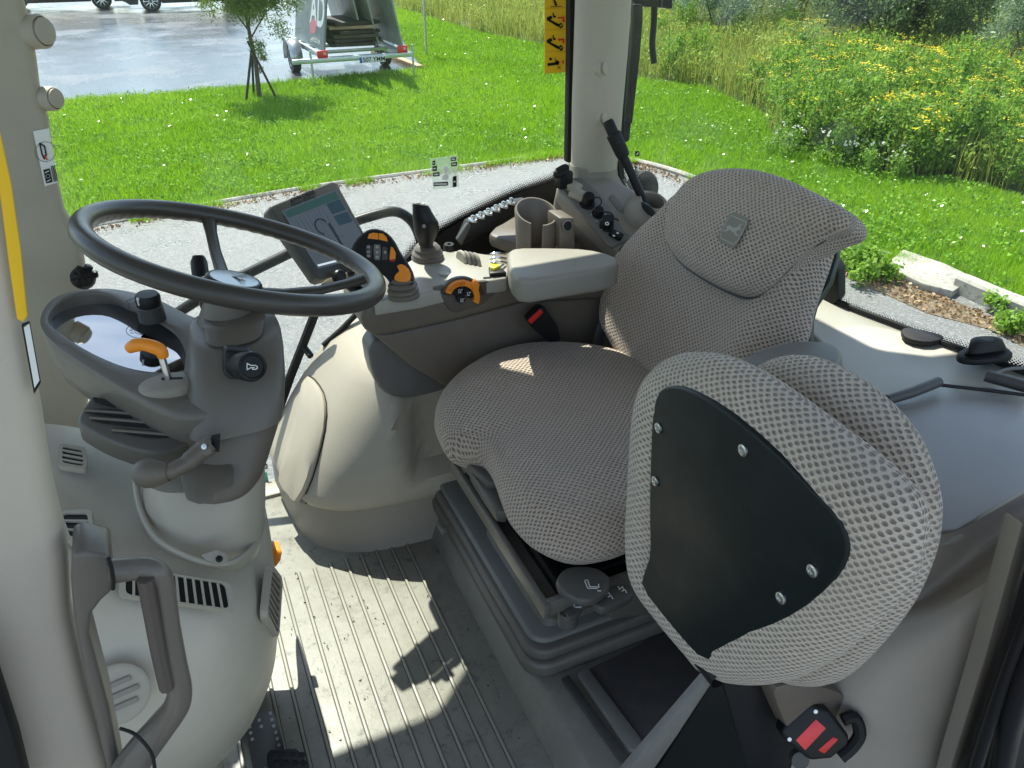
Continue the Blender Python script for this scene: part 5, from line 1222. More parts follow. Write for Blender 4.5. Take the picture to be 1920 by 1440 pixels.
# tilt lever with ball
lvx = [pD(395, 832, .965), pD(378, 845, .96), pD(350, 868, .95), pD(315, 885, .94), pD(280, 890, .94)]
TL = tube('tilt_lever', cat(lvx, 6), [.013]*6+[.012]*6+[.0105]*6+[.010]*7, TAUPE, CO, 12, ang=80)
cb = pD(278, 887, .94); lathe('lever_ball', cb, (pD(315, 885, .94)-cb), [(0, -.019), (.008, -.0175), (.015, -.012), (.0185, -.003), (.0185, .006), (.015, .017), (.011, .026)], TAUPE, TL, 24, ang=80)
prism('lever_bracket', [pD(x, y, .955) for x, y in ((378, 824), (395, 820), (398, 845), (388, 852), (372, 850))], V(0, -.006, 0), TAUPE, TL, .003)
lathe('lever_bolt', pD(384, 837, .945), -fw, [(.0035, 0), (.0035, .003), (0, .0035)], STEEL, TL, 12)
prism('bracket_slot', [pD(x, y, .96) for x, y in ((396, 816), (413, 813), (411, 846), (394, 844))], V(0, -.002, 0), RUBBER, CO, 0)
# turn signal stalk seen behind the wheel
ts = pD(375, 500, 1.2); TSK = tube('wiper_stalk', [pD(392, 590, 1.16), pD(378, 530, 1.2), pD(373, 492, 1.22), pD(372, 480, 1.22)], [.009, .013, .013, .009], BLACK, CO, 14)

# ---- steering wheel
SW = empty('steering_wheel', WCt, 'dark grey three-spoke steering wheel with ribbed grip', 'steering wheel')
def wp(a, r, h=0): return WCt+(wa*math.cos(a)+wb*math.sin(a))*r+wn*h
bm = bmesh.new(); NR = 240; rr = []
for k in range(NR):
    a = 2*math.pi*k/NR; u = wa*math.cos(a)+wb*math.sin(a); ring = []
    for j in range(18):
        b = 2*math.pi*j/18; rad_ = .0142
        lo = max(0, -math.sin(b))*max(0, math.cos(b-R(200))+.3)
        rad_ += -.0014*lo*(.5+.5*math.cos(a*60))
        ring.append(bm.verts.new(WCt+u*(.195+rad_*1.02*math.cos(b))+wn*(rad_*math.sin(b))))
    rr.append(ring)
for k in range(NR):
    A_, B_ = rr[k], rr[(k+1) % NR]
    for j in range(18): bm.faces.new((A_[j], A_[(j+1) % 18], B_[(j+1) % 18], B_[j]))
fin(bm, 'rim', WHEELM, SW, ang=80)
HC = WCt-wn*.036
lathe('hub', HC, wn, [(.040, -.075), (.036, -.05), (.034, -.035), (.044, -.028), (.046, -.02), (.045, -.012), (.038, -.009), (.0, -.009)], TAUPE, SW, 36)
hb = lathe('hub_cap', HC, wn, [(.040, -.012), (.039, -.004), (.036, -.001), (.033, -.0015)], BLACK, SW, 36)
lathe('hub_badge', HC, wn, [(.033, -.004), (.033, -.001), (.0, .0005)], plastic('badge_silver', (.45, .47, .47), .25, .05, metal=.6, grain=0), hb, 36)
deer = [(-.9, .1), (-.6, .28), (-.2, .2), (.2, .3), (.45, .5), (.38, .8), (.5, .75), (.55, .55), (.68, .9), (.75, .85), (.65, .5), (.9, .4), (.85, .3), (.6, .25), (.45, .0), (.75, -.15), (1.0, -.1), (1.0, -.2), (.7, -.3), (.35, -.15), (-.1, -.12), (-.35, -.05), (-.6, -.3), (-.95, -.45), (-1.0, -.35), (-.7, -.15), (-.85, .0)]
art('badge_emblem', [deer], HC, rt, wn.cross(rt).normalized(), plastic('badge_dark', (.16, .18, .18), .3, grain=0), hb, sc=.018, th=.0005, lift=.001)
for a_, nm in ((None, 0),) * 0: pass
def spoke(px, py, w0, w1):
    # aim at the rim point seen at this pixel
    q = pP(px, py, WCt, wn); u = (q-WCt); u = u-wn*u.dot(wn); u.normalize(); s = wn.cross(u); secs = []
    for r_, h_, wd_, th_ in ((.030, -.056, w0, .010), (.07, -.050, w0*.9, .008), (.12, -.036, w1, .007), (.16, -.018, w1*1.02, .007), (.187, -.003, w1*1.35, .008)):
        c = WCt+u*r_+wn*h_; secs.append([c+s*(math.cos(t)*wd_/2)+wn*(math.sin(t)*th_) for t in [2*math.pi*k/16 for k in range(16)]])
    loft('spoke', secs, WHEELM, SW, ang=70)
spoke(385, 397, .022, .018); spoke(712, 520, .024, .022); spoke(215, 490, .024, .022)
# ---- pedals
PD = empty('foot_pedals', pZ(520, 1400, 1.53), 'black perforated pedal and dark studded brake pad below the dash panel', 'pedals')
pp = [pD(x, y, 1.27) for x, y in ((456, 1352), (478, 1336), (508, 1328), (518, 1345), (533, 1400), (520, 1460), (480, 1470))]
PT = prism('perforated_plate', pp, (0, 0, -.006), DGREY, PD, .002)
bm = bmesh.new()
for x, y in ((507, 1337), (510, 1349), (513, 1361), (517, 1373), (520, 1385), (523, 1397), (486, 1350), (490, 1362), (466, 1350), (468, 1363), (470, 1374), (473, 1386)):
    add_lathe(bm, pD(x, y, 1.2695), -(ray(x, y).normalized()), [(.0028, 0), (.0028, .0012), (0, .0012)], 10)
fin(bm, 'plate_holes', MAT, PT)
bp = [pD(x, y, 1.22) for x, y in ((498, 1415), (505, 1404), (555, 1402), (568, 1412), (582, 1450), (585, 1500), (510, 1500))]
BP = prism('brake_pad', bp, (0, .0, -.012), RUBBER, PD, .005)
bm = bmesh.new()
for i in range(3):
    for j in range(4): add_lathe(bm, pD(515+j*17+i*4, 1416+i*16, 1.2195), -(ray(530, 1420).normalized()), [(.005, -.002), (.005, .003), (.003, .004), (.003, .002), (0, .002)], 12)
fin(bm, 'pad_studs', RUBBER, BP)
tube('pedal_arm', [pD(400, 1430, 1.25), pD(392, 1500, 1.22)], .016, STONE, PD, 10)

# ================================================================== OPERATOR SEAT
ST = empty('operator_seat', (.6, 1.0, 1.56), 'main driver seat in grey dotted fabric with a deer emblem on its headrest', 'seat')
VX, VY, VZ = V(1, 0, 0), V(0, 1, 0), V(0, 0, 1)
zs = 1.90
def sZ(l, z): return [pZ(x, y, z) for x, y in l]
co = sZ([(814, 792), (826, 752), (862, 715), (920, 682), (985, 666), (1060, 664), (1130, 672), (1190, 692), (1240, 730), (1270, 800), (1275, 900), (1255, 985), (1205, 1010), (1140, 1034), (1070, 1040), (1000, 1012), (955, 968), (936, 925), (922, 888), (900, 858), (868, 850), (838, 846), (822, 820)], zs)
cen = sum(co, V(0, 0, 0))/len(co)
def cfn(p, sg, ri):
    if sg < 0: return 0
    x, y = p.x, p.y
    d = 0
    d += .010*math.exp(-((x+.02)**2/.012+(y-.16)**2/.004))      # far bolster
    d += .010*math.exp(-((x+.02)**2/.02+(y+.19)**2/.004))
    d -= .020*math.exp(-((x-.02)**2/.02+(y)**2/.016))
    return d if ri > 3 else 0
pillow('seat_cushion', co, cen, VX, VY, FAB, ST, .05, .05, .045, .045, cfn, crown=.012)
# backrest and headrest on the reclined plane
bn = V(-.894, 0, .447).normalized(); bu = V(.447, 0, .894).normalized(); bx = V(0, -1, 0); bo = V(.80, 1.1, 1.92)
def sB(l, d=0): return [pP(x, y, bo+bn*d, bn) for x, y in l]
bo_ = sB([(1300, 355), (1255, 398), (1205, 440), (1160, 492), (1140, 545), (1138, 605), (1160, 660), (1200, 705), (1250, 735), (1330, 750), (1400, 740), (1465, 700), (1505, 640), (1520, 580), (1540, 520), (1556, 470), (1560, 430), (1520, 385), (1440, 350), (1370, 342)])
bc = sum(bo_, V(0, 0, 0))/len(bo_)
def bfn(p, sg, ri):
    if sg < 0 or ri < 4: return 0
    d = .020*math.exp(-((p.x-.17)**2/.0022))*(1 if p.y < .12 else math.exp(-(p.y-.12)**2/.01))-.004
    d += .014*math.exp(-((p.x+.19)**2/.003)); d -= .010*math.exp(-((p.x)**2/.02+(p.y+.08)**2/.02))
    return d
BR = pillow('backrest', bo_, bc, bx, bu, FAB, ST, .045, .042, .03, .035, bfn, crown=.01)
ho = sB([(1254, 440), (1256, 400), (1272, 368), (1300, 338), (1345, 320), (1405, 318), (1465, 332), (1530, 362), (1570, 383), (1590, 398), (1595, 415), (1584, 432), (1556, 442), (1512, 470), (1475, 505), (1440, 540), (1408, 556), (1372, 548), (1325, 525), (1285, 498), (1262, 470)], .062)
hc_ = sum(ho, V(0, 0, 0))/len(ho)
HRm = pillow('headrest', ho, hc_, bx, bu, FAB, BR, .034, .026, .02, .07, None, crown=.012)
def piping(name, l, d, r_=.0022): return tube(name, cat(sB(l, d), 5, True), r_, DGREY, HRm, 6, closed=True)
piping('piping', [(1254, 442), (1262, 472), (1285, 500), (1325, 527), (1372, 551), (1408, 559), (1440, 543), (1476, 508), (1512, 472), (1550, 446), (1500, 440), (1400, 400), (1300, 400)], .056)
# emblem: rounded shield with a leaping deer, tone on tone
ec = pP(1375, 431, hc_+bn*.0385, bn); 
EM = art('emblem_patch', [rrect(-.025, -.027, .025, .027, .011, 6)], ec, bx, bu, FADED, HRm, th=.0006, lift=.0006)
art('emblem_deer', [[(x*.9, y*.9-.05) for x, y in deer]]+strokes([[(-.95, .95), (.95, .95), (1.05, .5), (1.05, -.6), (.8, -1.0), (-.8, -1.0), (-1.05, -.6), (-1.05, .5), (-.95, .95)]], .08), ec, bx, bu, plastic('emblem_thread', (.33, .32, .27), .7, .05), EM, sc=.021, th=.0004, lift=.0012)
# steel side plate of the backrest
prism('side_frame', sB([(1553, 438), (1570, 452), (1569, 482), (1556, 528), (1527, 574), (1520, 600), (1519, 645), (1500, 645), (1502, 590), (1536, 520)], -.035), bn*-.012, plastic('frame_green_black', (.035, .05, .045), .35, .1), ST, .003)
for x, y in ((1549, 512), (1531, 552), (1522, 573)): lathe('frame_bolt', sB([(x, y)], -.034)[0], bn, [(.006, 0), (.006, .004), (.003, .005), (0, .004)], STEEL, ST, 12)
lathe('frame_disc', sB([(1511, 588)], -.030)[0], bn, [(.010, 0), (.010, .003), (0, .003)], plastic('disc_green', (.10, .13, .11), .5), ST, 20)
# near-side armrest
prism('armrest', sZ([(1375, 676), (1420, 652), (1475, 637), (1530, 634), (1570, 642), (1586, 660), (1572, 684), (1500, 690), (1420, 690)], 2.14), (0, 0, -.05), plastic('armrest_plastic', (.17, .165, .15), .45, .04), ST, .012, 4, rnd=1, ang=70)
# frame under the cushion
def rbox(name, x0, x1, y0, y1, z0, z1, r_, mat, parent, bev=.004):
    P = [V(x, y, z0) for x, y in rrect(x0, y0, x1, y1, r_, 5)]
    return prism(name, P, (0, 0, z1-z0), mat, parent, bev, ang=60)
fx, fy = pZ(1030, 1130, 1.83).x, pZ(1030, 1130, 1.83).y
yfar = pZ(840, 880, 1.83).y
SBM = plastic('seat_base_plastic', (.115, .105, .09), .42, .08, dirt=(.22, .2, .17), dirtamt=.2)
SBL = plastic('seat_base_grey', (.15, .15, .14), .4, .06)
rbox('base_bezel', .388, .93, .782, 1.34, 1.565, 1.598, .045, SBM, ST, .008)
rbox('base_bezel_upper', .394, .93, .79, 1.33, 1.60, 1.625, .04, SBM, ST, .007)
rbox('bellows_top', .404, .93, .802, 1.32, 1.625, 1.64, .035, SBL, ST, .008)
loops = []
for z, x0_, y0_ in ((1.635, .432, .822), (1.65, .442, .832), (1.68, .432, .805), (1.76, .402, .757), (1.80, fx+.008, fy+.004)):
    loops.append([V(x, y, z) for x, y in rrect(x0_, y0_, .93, yfar+.02, .02, 5)])
loft('base_tub', loops, SBM, ST, ang=40)
# open black frame with its rails
bm = bmesh.new()
for (a, b, w_) in (((fx, fy), (fx, yfar+.03), .010), ((fx, fy), (.93, fy), .010)):
    pa, pb = V(a[0], a[1], 1.80), V(b[0], b[1], 1.80); d = (pb-pa).normalized(); n_ = V(-d.y, d.x, 0)*w_
    add_prism(bm, [pa-d*.004, pb, pb+n_, pa+n_-d*.004], (0, 0, .03), .002)
fin(bm, 'frame_lip', SBM, ST)
rbox('frame_rails', fx+.03, .90, fy+.03, yfar, 1.80, 1.828, .01, GLOSSB, ST, .003)
bm = bmesh.new()
for i in range(2): add_box(bm, (fx+.02, yfar-.035-.055*i, 1.822), .03, .01, .008, .002)
fin(bm, 'rail_guides', STEEL, ST)
# twin cushion-adjuster handles at the front
AH = plastic('adjuster_plastic', (.085, .08, .072), .45, .05)
prism('adjuster_handle', sZ([(858, 838), (872, 827), (893, 833), (928, 872), (932, 905), (915, 905), (875, 866)], 1.875), (0, 0, -.03), AH, ST, .004, ang=60)
prism('adjuster_handle', sZ([(880, 882), (912, 872), (935, 905), (950, 960), (930, 958), (905, 922)], 1.862), (0, 0, -.025), AH, ST, .004, ang=60)
hs_ = [[(0, .2), (.25, .2), (.25, 0), (.6, .0)], [(0, .45), (0, .6)], [(.25, .42), (.25, .65)]]
for x, y in ((880, 838), (913, 872)): art('adjuster_symbol', strokes(hs_, .09), pZ(x, y, 1.876), V(.3, -.95, 0).normalized(), V(.95, .3, 0).normalized(), WHITE, ST, sc=.014, lift=.0005)
# side controls
prism('side_cover', sZ([(1118, 1050), (1205, 1005), (1260, 1000), (1260, 1070), (1150, 1082)], 1.80), (0, 0, -.10), SBM, ST, .006)
PD1 = sZ([(1033, 1085), (1042, 1062), (1062, 1050), (1105, 1050), (1135, 1066), (1138, 1082), (1128, 1100), (1095, 1117), (1060, 1108)], 1.86)
pdl = prism('height_paddle', [p+V(0, -.012, 0) for p in PD1], (0, 0, -.016), AH, ST, .005, 3, rnd=1, ang=60)
seat_sym = [[(-.2, .6), (-.05, .6), (.05, 0), (.55, .0), (.55, -.14), (-.1, -.14), (-.25, .5), (-.2, .6)], [(.65, .25), (.65, -.05)], [(.55, -.35), (.75, -.35)]]
sx_, sy_ = V(.82, -.40, 0).normalized(), V(.42, .9, 0).normalized()
art('paddle_symbol', strokes(seat_sym, .07), pZ(1097, 1090, 1.8615)+V(0, -.012, .0), sx_, sy_, WHITE, pdl, sc=.022)
pd2 = prism('tilt_paddle', sZ([(1107, 1122), (1112, 1108), (1165, 1090), (1190, 1100), (1188, 1118), (1135, 1142), (1120, 1138)], 1.84), (0, 0, -.016), AH, ST, .005, 3, rnd=1, ang=60)
art('paddle_symbol', strokes([[(0, .5), (.1, .1), (.4, .5), (.5, .1)], [(.3, -.1), (.6, .1), (.7, -.3)]], .09), pZ(1134, 1118, 1.8415), sx_, sy_, WHITE, pd2, sc=.016)
art('paddle_symbol', strokes([[(0, .5), (.1, .1), (.4, .5), (.5, .1)], [(.3, -.1), (.6, .1), (.7, -.3)]], .09), pZ(1160, 1107, 1.8415), sx_, sy_, WHITE, pd2, sc=.016)
kc = pZ(1066, 1152, 1.79); kn_ = loft('ride_knob', [ell(kc+V(0, 0, -.02), .016, .014, 20), ell(kc+V(0, 0, .004), .017, .0145, 20), ell(kc+V(0, 0, .008), .0155, .013, 20)], AH, ST, ang=40)
prism('knob_lever', sZ([(1058, 1140), (1085, 1130), (1095, 1136), (1086, 1148), (1066, 1158)], 1.805), (0, 0, -.012), AH, kn_, .003)
art('knob_symbol', strokes([[(-.1, .5), (0, .1), (.5, .1)]], .16), pZ(1078, 1140, 1.8065), sx_, sy_, WHITE, kn_, sc=.018)
text('embossed_name', 'GRAMMER', V(.4045, 1.0, 1.583), V(0, -1, 0), V(0, 0, 1), .02, plastic('emboss', (.16, .15, .13), .4, grain=0), ST, th=.0012, bold=.0004)
box('base_clip', pZ(828, 990, 1.60), (.012, .03, .014), SBL, ST, .003)

# ================================================================== ARMREST CONSOLE
ya = 1.30
AC = empty('armrest_console', (.5, 1.36, 2.0), 'long taupe control armrest beside the main seat with orange controls', 'console')
up_ = [(676, 595), (686, 576), (712, 563), (752, 562), (790, 558), (830, 545), (900, 532), (950, 524), (1145, 500), (1160, 530), (1145, 562), (980, 568), (850, 603), (735, 628), (700, 631), (682, 618)]
prism('console_shell', [pY(x, y, ya) for x, y in up_], (0, .15, 0), TAUPE, AC, .010, 3, ang=55)
prism('console_lower', [pY(x, y, ya+.012) for x, y in [(700, 628), (735, 626), (850, 601), (980, 566), (1145, 558), (1145, 690), (1000, 690), (840, 728), (775, 690)]], (0, .11, 0), TAUPE, AC, .006, ang=55)
# pale top deck
TD = plastic('deck_beige', (.36, .345, .30), .38, .04)
zd = pY(900, 532, ya).z
dk_ = prism('control_deck', sZ([(700, 566), (712, 552), (745, 548), (752, 498), (800, 470), (870, 470), (935, 480), (955, 500), (950, 521), (900, 529), (832, 541), (788, 552)], zd+.005), (0, 0, -.03), TD, AC, .004, ang=55)
# dial recess and the orange dial on the side face
yd_ = ya-.004
RC_ = [(812, 540), (850, 532), (950, 524), (932, 548), (905, 572), (855, 588), (843, 582)]
prism('dial_bezel', [pY(x, y, yd_) for x, y in RC_], (0, .01, 0), plastic('bezel_brown', (.10, .088, .075), .4), AC, .003)
def arcpx(cx, cy, r0, r1, a0, a1, n=18, sx=1.0, sy=.95):
    o_ = [(cx+r1*sx*math.cos(R(a0+(a1-a0)*i/n)), cy-r1*sy*math.sin(R(a0+(a1-a0)*i/n))) for i in range(n+1)]
    return o_+[(cx+r0*sx*math.cos(R(a0+(a1-a0)*i/n)), cy-r0*sy*math.sin(R(a0+(a1-a0)*i/n))) for i in range(n, -1, -1)]
DL = empty('speed_dial', pY(868, 555, yd_), 'orange ribbed half-round dial with black buttons on the armrest console', 'dial')
def pyp(name, l, y, d, mat, parent, bev=.001): return prism(name, [pY(a, b, y) for a, b in l], (0, d, 0), mat, parent, bev)
pyp('dial_housing', arcpx(868, 560, 24, 42, 10, 168), yd_-.004, .01, plastic('dial_brown', (.05, .042, .035), .4), DL)
pyp('dial_ring', arcpx(868, 558, 22, 33, -25, 165), yd_-.012, .012, ORANGE, DL, .002)
pyp('dial_lug', [(884, 535), (894, 525), (900, 534), (898, 545), (888, 547)], yd_-.016, .012, ORANGE, DL, .002)
bm = bmesh.new()
for i in range(9):
    a = R(85+8*i); p0 = pY(868+24*math.cos(a), 558-24*.95*math.sin(a), yd_-.0125); p1 = pY(868+32*math.cos(a), 558-32*.95*math.sin(a), yd_-.0125); add_tube(bm, [p0, p1], .0007, 6)
fin(bm, 'dial_ribs', plastic('dark_orange', (.45, .12, .01), .4, grain=0), DL)
pyp('dial_button', arcpx(866, 560, 9, 21, 88, 158), yd_-.008, .01, BLACK, DL)
pyp('dial_button', arcpx(868, 560, 9, 21, 5, 80), yd_-.008, .01, BLACK, DL)
pyp('dial_button', [(865+8.5*math.cos(R(a)), 561-8.5*math.sin(R(a))) for a in range(0, 360, 24)], yd_-.009, .01, BLACK, DL)
bm = bmesh.new()
for x, y in ((862, 545), (878, 550), (866, 562)):
    for pl in ringp(0, 0, 1, .4, 10)+strokes([[(-1.2, -1.8), (1.2, -1.8)], [(1, .6), (2, 1.2)]], .4): add_prism(bm, [pY(x+a*2.4, y-b*2.2, yd_-.0098) for a, b in pl], (0, -.0004, 0))
fin(bm, 'button_symbols', WHITE, DL)
# armrest pad
prism('armrest_pad', sZ([(950, 472), (962, 463), (1040, 463), (1100, 465), (1150, 476), (1163, 489), (1150, 500), (1060, 514), (974, 528), (955, 506)], 2.135), (0, 0, -.05), plastic('armrest_vinyl', (.27, .25, .21), .5, .05), AC, .010, 4, rnd=1, ang=70)
# round button, slot labels, roller group, small levers
lathe('round_button', pZ(832, 514, zd+.006), VZ, [(.0095, -.002), (.0095, .003), (0, .0032)], SHELF, AC, 24)
bm = bmesh.new()
for a, b in (((906, 521), (921, 520)), ((924, 520), (940, 518))): add_prism(bm, [pZ(a[0], a[1]-1, zd+.006), pZ(b[0], b[1]-1, zd+.006), pZ(b[0], b[1]+1.2, zd+.006), pZ(a[0], a[1]+1.2, zd+.006)], (0, 0, .0006))
fin(bm, 'slot_marks', BLACK, AC)
RG = empty('roller_switches', pZ(876, 490, zd), 'grey fan of ribbed roller switches on the console deck', 'switch')
for i in range(4):
    c = pZ(866+i*8.5, 497+i*1.5-8, zd+.004); ax_r = V(1, .1, 0).normalized(); 
    lathe('roller', c-ax_r*.004, ax_r, [(.0, 0), (.020, 0), (.0225, .002), (.0225, .0055), (.020, .0075), (0, .0075)], [SHELF, STONE, GREY, STONE][i], RG, 26)
SLV = empty('console_levers', pZ(928, 492, zd), 'small chrome levers with a yellow clip behind the armrest pad', 'lever')
for i in range(3):
    y = 474+i*8; tube('lever_loop', cat([pZ(948, y+3, zd+.01), pZ(932, y+1, zd+.022), pZ(921, y+3, zd+.02), pZ(920, y+8, zd+.012)], 4), .0028, CHROME, SLV, 8)
prism('yellow_clip', sZ([(918, 492), (930, 489), (936, 498), (926, 503), (919, 500)], zd+.02), (0, 0, -.014), plastic('lime_yellow', (.75, .65, .02), .4, grain=0), SLV, .002)
prism('lever_block', sZ([(916, 500), (936, 498), (950, 510), (918, 512)], zd+.014), (0, 0, -.012), BLACK, SLV, .002)
# multi-function lever
ML = empty('multifunction_lever', pZ(757, 560, zd), 'black palm lever with orange buttons rising from a ribbed boot', 'lever')
tm = 1.345
def stackD(name, L_, mat, parent, n=28, ang=40): return loft(name, [ell(pD(x, y, t), r_, r_*.95, n) for x, y, t, r_ in L_], mat, parent, ang=ang)
bz = pZ(757, 556, zd+.003)
bl_ = [(.030, 0), (.030, .004), (.0275, .008), (.030, .012), (.029, .016), (.025, .019), (.028, .023), (.026, .027), (.022, .030), (.024, .033), (.021, .038), (.012, .042), (0, .042)]
lathe('boot', bz, V(.0, .05, 1), bl_, TAUPE, ML, 30, ang=30)
tmq = (bz-CAM).dot(fw)-.03
def mP(x, y, d=0): return pD(x, y, tmq-d)
hd_ = [(752, 556), (738, 548), (729, 528), (716, 512), (694, 506), (668, 492), (655, 474), (662, 452), (684, 430), (702, 426), (722, 432), (736, 446), (748, 470), (764, 492), (774, 512), (775, 532), (768, 550)]
o = prism('lever_body', [mP(x, y) for x, y in hd_], fw*.034, BLACK, ML, .009, 4, rnd=1, ang=70)
def mart(name, polys, mat, bev=.0008, th=.003): 
    bm = bmesh.new()
    for pl in polys: add_prism(bm, [mP(x, y, .0012) for x, y in pl], fw*th, bev)
    return fin(bm, name, mat, ML)
mart('orange_button', [[(689, 447), (692, 438), (700, 436), (709, 437), (709, 449)]], ORANGE); mart('orange_button', [[(710, 437), (718, 438), (725, 445), (727, 453), (710, 449)]], ORANGE)
mart('orange_button', [[(733, 462), (737, 464), (742, 474), (741, 486), (730, 487), (731, 474)]], ORANGE); mart('red_marks', [[(731, 488), (741, 487), (741, 489.5), (731, 490.5)]], RED)
mart('button_column', [[(701, 458), (713, 458), (714, 472), (712, 488), (702, 487), (700, 472)]], GREY); mart('button_column', [[(686, 459), (698, 460), (696, 484), (686, 480)]], DGREY); mart('button_column', [[(717, 462), (726, 464), (727, 486), (716, 488)]], DGREY)
bm = bmesh.new()
for x, y in ((691, 463), (691, 472), (691, 480), (707, 463), (707, 473), (707, 482), (722, 473)):
    for pl in ringp(0, 0, 2.0, .7, 8): add_prism(bm, [mP(x+a, y-b, .0022) for a, b in pl], fw*.0008)
fin(bm, 'button_symbols', WHITE, ML)
prism('thumb_switch', [mP(x, y, .008) for x, y in ((742, 498), (755, 494), (768, 506), (770, 524), (760, 530), (738, 526), (741, 514), (750, 508))], fw*.02, ORANGE, ML, .004, 3, rnd=1, ang=70)
# joystick
JS = empty('joystick', pZ(800, 480, zd), 'black ball-topped joystick with four thumb buttons and grey boot', 'joystick')
jb = pZ(802, 484, zd+.005)
lathe('boot', jb, V(0, 0, 1), [(.034, -.004), (.034, .004), (.031, .008), (.033, .012), (.030, .016), (.026, .019), (.028, .023), (.022, .030), (.014, .033), (0, .033)], TAUPE, JS, 30, ang=30)
tj = (jb-CAM).dot(fw)
js_ = [(799, 462, .015, .03), (798, 454, .0165, .035), (798, 442, .022, .045), (799, 428, .026, .055), (798, 414, .0265, .066), (794, 402, .0225, .075), (791, 392, .019, .083), (789, 386, .0175, .088), (789, 384, .0155, .089)]
jq = cat([V(x, y, r_*1000) for x, y, r_, d in js_], 4); jd = np.interp(np.linspace(0, 8, len(jq)), range(9), [q[3] for q in js_])
lp = [ell(pD(q.x, q.y, tj-d), q.z/1000, q.z/1000*.9, 28, (V(1, 0, -.25).normalized(), V(0, 1, -.15).normalized())) for q, d in zip(jq, jd)]
jh = loft('stick_body', lp, BLACK, JS, ang=60)
ctp = pD(789, 383.5, tj-.09); jn = V(.25, .15, 1).normalized(); ja, jb2 = V(1, 0, -.25).normalized(), jn.cross(V(1, 0, -.25)).normalized()
prism('button_pad', [ctp+ja*(.0150*math.cos(R(a)))+jb2*(.0135*math.sin(R(a))) for a in range(0, 360, 20)], jn*.0012, SHELF, JS, .0004)
for a, b in ((-.006, -.004), (.004, -.0055), (-.003, .006), (.007, .004)): lathe('thumb_button', ctp+ja*a+jb2*b+jn*.001, jn, [(.0045, 0), (.0045, .0015), (.003, .0025), (0, .0025)], SHELF, JS, 14)
art('stick_symbol', ringp(0, 0, .5, .1, 12)+strokes([[(0, -.3), (0, .3)]], .16), pD(795, 424, tj-.09), rt, up, WHITE, JS, sc=.006)
KN = lathe('console_knob', pZ(842, 467, zd+.006), V(0, -.1, 1), [(.013, 0), (.012, .008), (.010, .012), (.0045, .012), (.004, .006), (0, .006)], BLACK, AC, 20)

# ---- display monitor
mo = pD(600, 435, 1.43); mn = V(.35, -.72, .6).normalized()
MO = empty('display_monitor', mo, 'dark-screened monitor in a grey bezel mounted beyond the steering wheel', 'monitor')
def mm(l, d=0): return [pP(x, y, mo+mn*d, mn) for x, y in l]
face = [(507, 385), (622, 340), (632, 342), (712, 490), (706, 497), (604, 523), (595, 520), (506, 392)]
MB_ = plastic('monitor_bezel', (.055, .056, .052), .4, .04)
hz_ = prism('monitor_housing', mm(face), mn*-.035, MB_, MO, .004, 3, ang=50)
prism('housing_back', mm([(503, 395), (600, 355), (690, 490), (590, 520)], -.034), mn*-.015, MB_, MO, .01)
scr = mm([(528, 396), (628, 356), (700, 478), (596, 504)], .0005)
sm, snt, spb = new('lcd_screen')
tco = node(snt, 'TexCoord').outputs['Object']; spb.inputs['Roughness'].default_value = .12; spb.inputs['Base Color'].default_value = (.012, .016, .022, 1); spb.inputs['Specular IOR Level'].default_value = .8; 
spb.inputs['Emission Color'].default_value = (.20, .27, .36, 1); spb.inputs['Emission Strength'].default_value = .12
scn = prism('screen', scr, mn*.0012, sm, MO, 0)
# screen picture: header bar and field lines
def lerp4(Q, u, v): return Q[0].lerp(Q[1], u).lerp(Q[3].lerp(Q[2], u), v)
def scr_art(name, rects, mat, lift=.0016):
    bm = bmesh.new()
    for u0, v0, u1, v1 in rects: add_prism(bm, [lerp4(scr, u0, v0)+mn*lift, lerp4(scr, u1, v0)+mn*lift, lerp4(scr, u1, v1)+mn*lift, lerp4(scr, u0, v1)+mn*lift], mn*.0003)
    return fin(bm, name, mat, scn)
def screenm(name, c, e):
    m, nt, pb = new(name); pb.inputs['Base Color'].default_value = (*c, 1); pb.inputs['Emission Color'].default_value = (*c, 1); pb.inputs['Emission Strength'].default_value = e; pb.inputs['Roughness'].default_value = .15; return m
scr_art('screen_header', [(.02, .02, .98, .13)], screenm('screen_green', (.02, .05, .05), .3))
scr_art('screen_lines', [(.12+.07*i, .2, .124+.07*i, .62) for i in range(8)]+[(.05, .62, .7, .626), (.05, .8, .7, .806)], screenm('screen_line', (.03, .05, .08), .3))
scr_art('map_track', [(.45+.11*math.cos(a/10)-.012, .42+.12*math.sin(a/10)-.012, .45+.11*math.cos(a/10)+.012, .42+.12*math.sin(a/10)+.012) for a in range(20, 60, 2)]+[(.56, .40, .60, .78)], screenm('screen_dark', (.015, .02, .03), .2))
scr_art('screen_corner', [(.72, .14, .98, .30), (.72, .33, .98, .48)], screenm('screen_deep', (.02, .04, .06), .2))
scr_art('screen_footer', [(.02, .94, .7, .97)], screenm('screen_pale', (.4, .45, .5), .5))
text('monitor_name', 'JOHN DEERE', mm([(567, 368)], .0006)[0], (mm([(622, 340)])[0]-mm([(507, 385)])[0]).normalized(), (mm([(507, 385)])[0]-mm([(595, 520)])[0]).normalized(), .010, BLACK, MO, bold=.0003)
tube('monitor_arm', [mm([(640, 520)], -.04)[0], pZ(690, 560, zd-.01), pZ(720, 575, zd-.02)], .012, BLACK, MO, 10)
